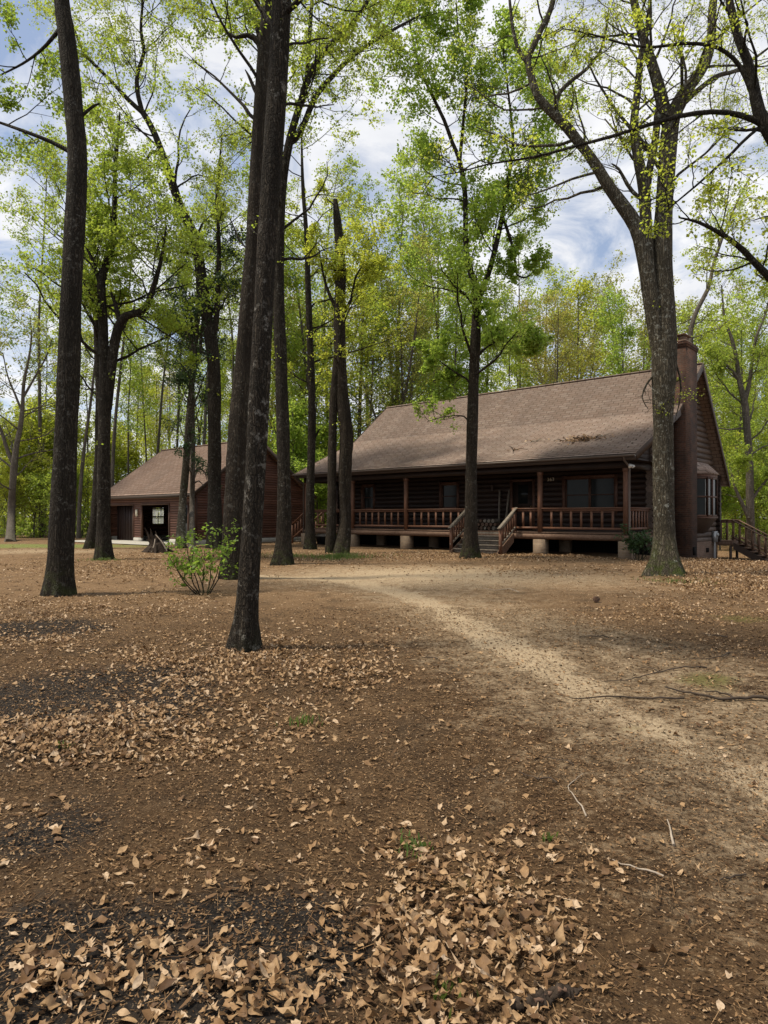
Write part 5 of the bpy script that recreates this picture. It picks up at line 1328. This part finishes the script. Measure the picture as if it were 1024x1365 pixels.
def litter_mesh(mb, x, y, d, smin, smax, kinds, tilt, lift):
    n = len(x); which = rl_.choice(len(kinds), n, p=[k[1] for k in kinds])
    for ki, (kd, _) in enumerate(kinds):
        I = np.where(which == ki)[0]; m = len(I)
        if not m: continue
        T, Fc = leaf_template(kd); s = rl_.uniform(smin, smax, m)
        V = T[None] * s[:, None, None]; V[:, :, 1] *= rl_.uniform(.55, 1.1, m)[:, None]; V[:, :, 1] += (s * rl_.normal(0, .22, m))[:, None] * (T[None, :, 0] ** 2 - .1)
        cu = rl_.uniform(-1.2, 2.6, m)[:, None]; cw = rl_.uniform(-2.0, 6.5, m)[:, None]; tw = rl_.uniform(-2.6, 2.6, m)[:, None]; wv = rl_.uniform(0, .16, m)[:, None]
        u_, w_ = T[None, :, 0], T[None, :, 1]
        V[:, :, 2] = s[:, None] * (.35 * cu * u_ ** 2 + .45 * cw * w_ ** 2 + .5 * tw * u_ * w_ + wv * np.sin(u_ * 9 + cu * 5) * np.sign(w_) * np.abs(w_) * 4)
        tl = rl_.normal(0, tilt, (m, 2)) * np.clip(.5 + d[I], .5, 1.4)[:, None]; yaw = rl_.uniform(0, 6.283, m)
        cx, sx = np.cos(tl[:, 0])[:, None], np.sin(tl[:, 0])[:, None]; cy, sy = np.cos(tl[:, 1])[:, None], np.sin(tl[:, 1])[:, None]; cz, sz = np.cos(yaw)[:, None], np.sin(yaw)[:, None]
        X, Y_, Z_ = V[..., 0].copy(), V[..., 1].copy(), V[..., 2].copy()
        Y_, Z_ = cx * Y_ - sx * Z_, sx * Y_ + cx * Z_; X, Z_ = cy * X + sy * Z_, -sy * X + cy * Z_; X, Y_ = cz * X - sz * Y_, sz * X + cz * Y_
        base = H(x[I], y[I]) + .004 - Z_.min(1) * .85 + rl_.random(m) ** 1.5 * lift * np.clip(d[I] - .35, 0, 1)
        V = np.stack([X + x[I][:, None], Y_ + y[I][:, None], Z_ + base[:, None]], -1)
        k = len(T); F_ = (np.arange(m)[:, None, None] * k + Fc[None]).reshape(-1, 4); mb.add(V.reshape(-1, 3), F_)
mb = MB()
x, y, d = scatter(1.6, 5.5, 1500); litter_mesh(mb, x, y, d, .022, .070, [('spade', .25), ('oval', .31), ('broad', .30), ('lobed', .14)], .30, .05)
x, y, d = scatter(5.5, 13, 650); litter_mesh(mb, x, y, d, .026, .075, [('spade', .3), ('oval', .35), ('broad', .3), ('lobed', .05)], .32, .05)
x, y, d = scatter(13, 40, 230); litter_mesh(mb, x, y, d, .04, .10, [('oval', .5), ('broad', .5)], .3, .05)
x, y, d = scatter(1.6, 6, 520, False); litter_mesh(mb, x, y, d * 0, .006, .022, [('oval', .5), ('spade', .5)], .35, .0)
x, y, d = scatter(6, 16, 130, False); litter_mesh(mb, x, y, d * 0, .012, .035, [('oval', .5), ('broad', .5)], .35, .0)
lt = mb.build('fallen_leaves', M['litter'], None, True); tag(lt, 'dry tan oak leaves strewn and heaped over the soil', 'leaves', None, 'stuff')
mb = MB()
def chips_mesh(mb, x, y, lmin, lmax, wmin, wmax, tilt):
    n = len(x); L = rl_.uniform(lmin, lmax, n); W = rl_.uniform(wmin, wmax, n); a = rl_.uniform(0, 6.283, n)
    D = np.stack([np.cos(a), np.sin(a), rl_.normal(0, tilt, n)], 1) * L[:, None] / 2; N = np.stack([-np.sin(a), np.cos(a), rl_.normal(0, tilt * 2, n)], 1) * W[:, None] / 2
    C = np.stack([x, y, H(x, y) + .004 + rl_.uniform(0, .008, n)], 1)
    mb.add(np.stack([C - D - N * .5, C + D - N, C + D * .8 + N, C - D + N], 1).reshape(-1, 3), np.arange(n)[:, None] * 4 + np.arange(4)[None])
x, y, d = scatter(1.6, 4.5, 2200, False); chips_mesh(mb, x, y, .004, .022, .003, .010, .2)
x, y, d = scatter(4.5, 11, 500, False); chips_mesh(mb, x, y, .008, .035, .006, .014, .2)
x, y, d = scatter(1.6, 7, 420, False); chips_mesh(mb, x, y, .04, .13, .0012, .0025, .06)
ch_ = mb.build('soil_litter', M['chips']); tag(ch_, 'fine bark chips and pine needles over the brown soil', 'soil litter', None, 'stuff')

# ------------------------------------------------------------------ grass tufts
def tuft(base, n, r, h, label, name='grass_tuft', kind=None, w=.006):
    g = G(*base); rng = np.random.default_rng(int(base[0] + base[1])); mb = MB()
    a = rng.uniform(0, 6.283, n); q = np.abs(rng.normal(0, r, n)); X = q * np.cos(a); Y_ = q * np.sin(a); z0 = H(g[0] + X, g[1] + Y_) - g[2]
    L = h * rng.uniform(.45, 1.1, n); a2 = rng.uniform(0, 6.283, n); ln = rng.uniform(.15, .7, n)
    dx, dy = np.cos(a2) * L * ln, np.sin(a2) * L * ln; px_, py_ = -np.sin(a2) * w, np.cos(a2) * w
    v0 = np.stack([X - px_, Y_ - py_, z0], 1); v1 = np.stack([X + px_, Y_ + py_, z0], 1)
    v2 = np.stack([X + dx * .4 + px_ * .8, Y_ + dy * .4 + py_ * .8, z0 + L * .7], 1); v3 = np.stack([X + dx * .4 - px_ * .8, Y_ + dy * .4 - py_ * .8, z0 + L * .7], 1)
    v4 = np.stack([X + dx, Y_ + dy, z0 + L], 1)
    V = np.stack([v0, v1, v2, v3, v4], 1).reshape(-1, 3); k = np.arange(n)[:, None] * 5
    mb.add(V, np.concatenate([k + [0, 1, 2, 3], k + [3, 2, 4, 3]])); o = mb.build(name, M['grass']); o.location = g
    tag(o, label, 'grass', None, kind)
tuft((403, 966), 36, .07, 0.08, 'small green weed tuft on bare soil right of the closest trunk')
tuft((548, 1132), 42, .07, 0.05, 'green sprigs poking from the top of the leaf heap')
tuft((590, 1330), 30, .04, .05, 'few green blades at the bottom among heaped leaves')
tuft((90, 998), 15, .07, 0.06, 'thin green weed among leaves at the left edge')
tuft((735, 1122), 14, .03, .05, 'tiny green sprout in the right foreground soil')
tuft((455, 743), 900, .8, .16, 'bright grass patch at the foot of the twin trunk', 'grass_patch', 'stuff', .008)
tuft((385, 742), 450, .8, .12, 'thin grass around the flared trunk before the garage gable', 'grass_patch', 'stuff', .008)
tuft((905, 776), 260, .55, .07, 'mossy grass at the foot of the massive right tree', 'grass_patch', 'stuff', .006)
tuft((137, 747), 160, .4, .10, 'grass at the foot of the forked tree', 'grass_patch', 'stuff', .008)
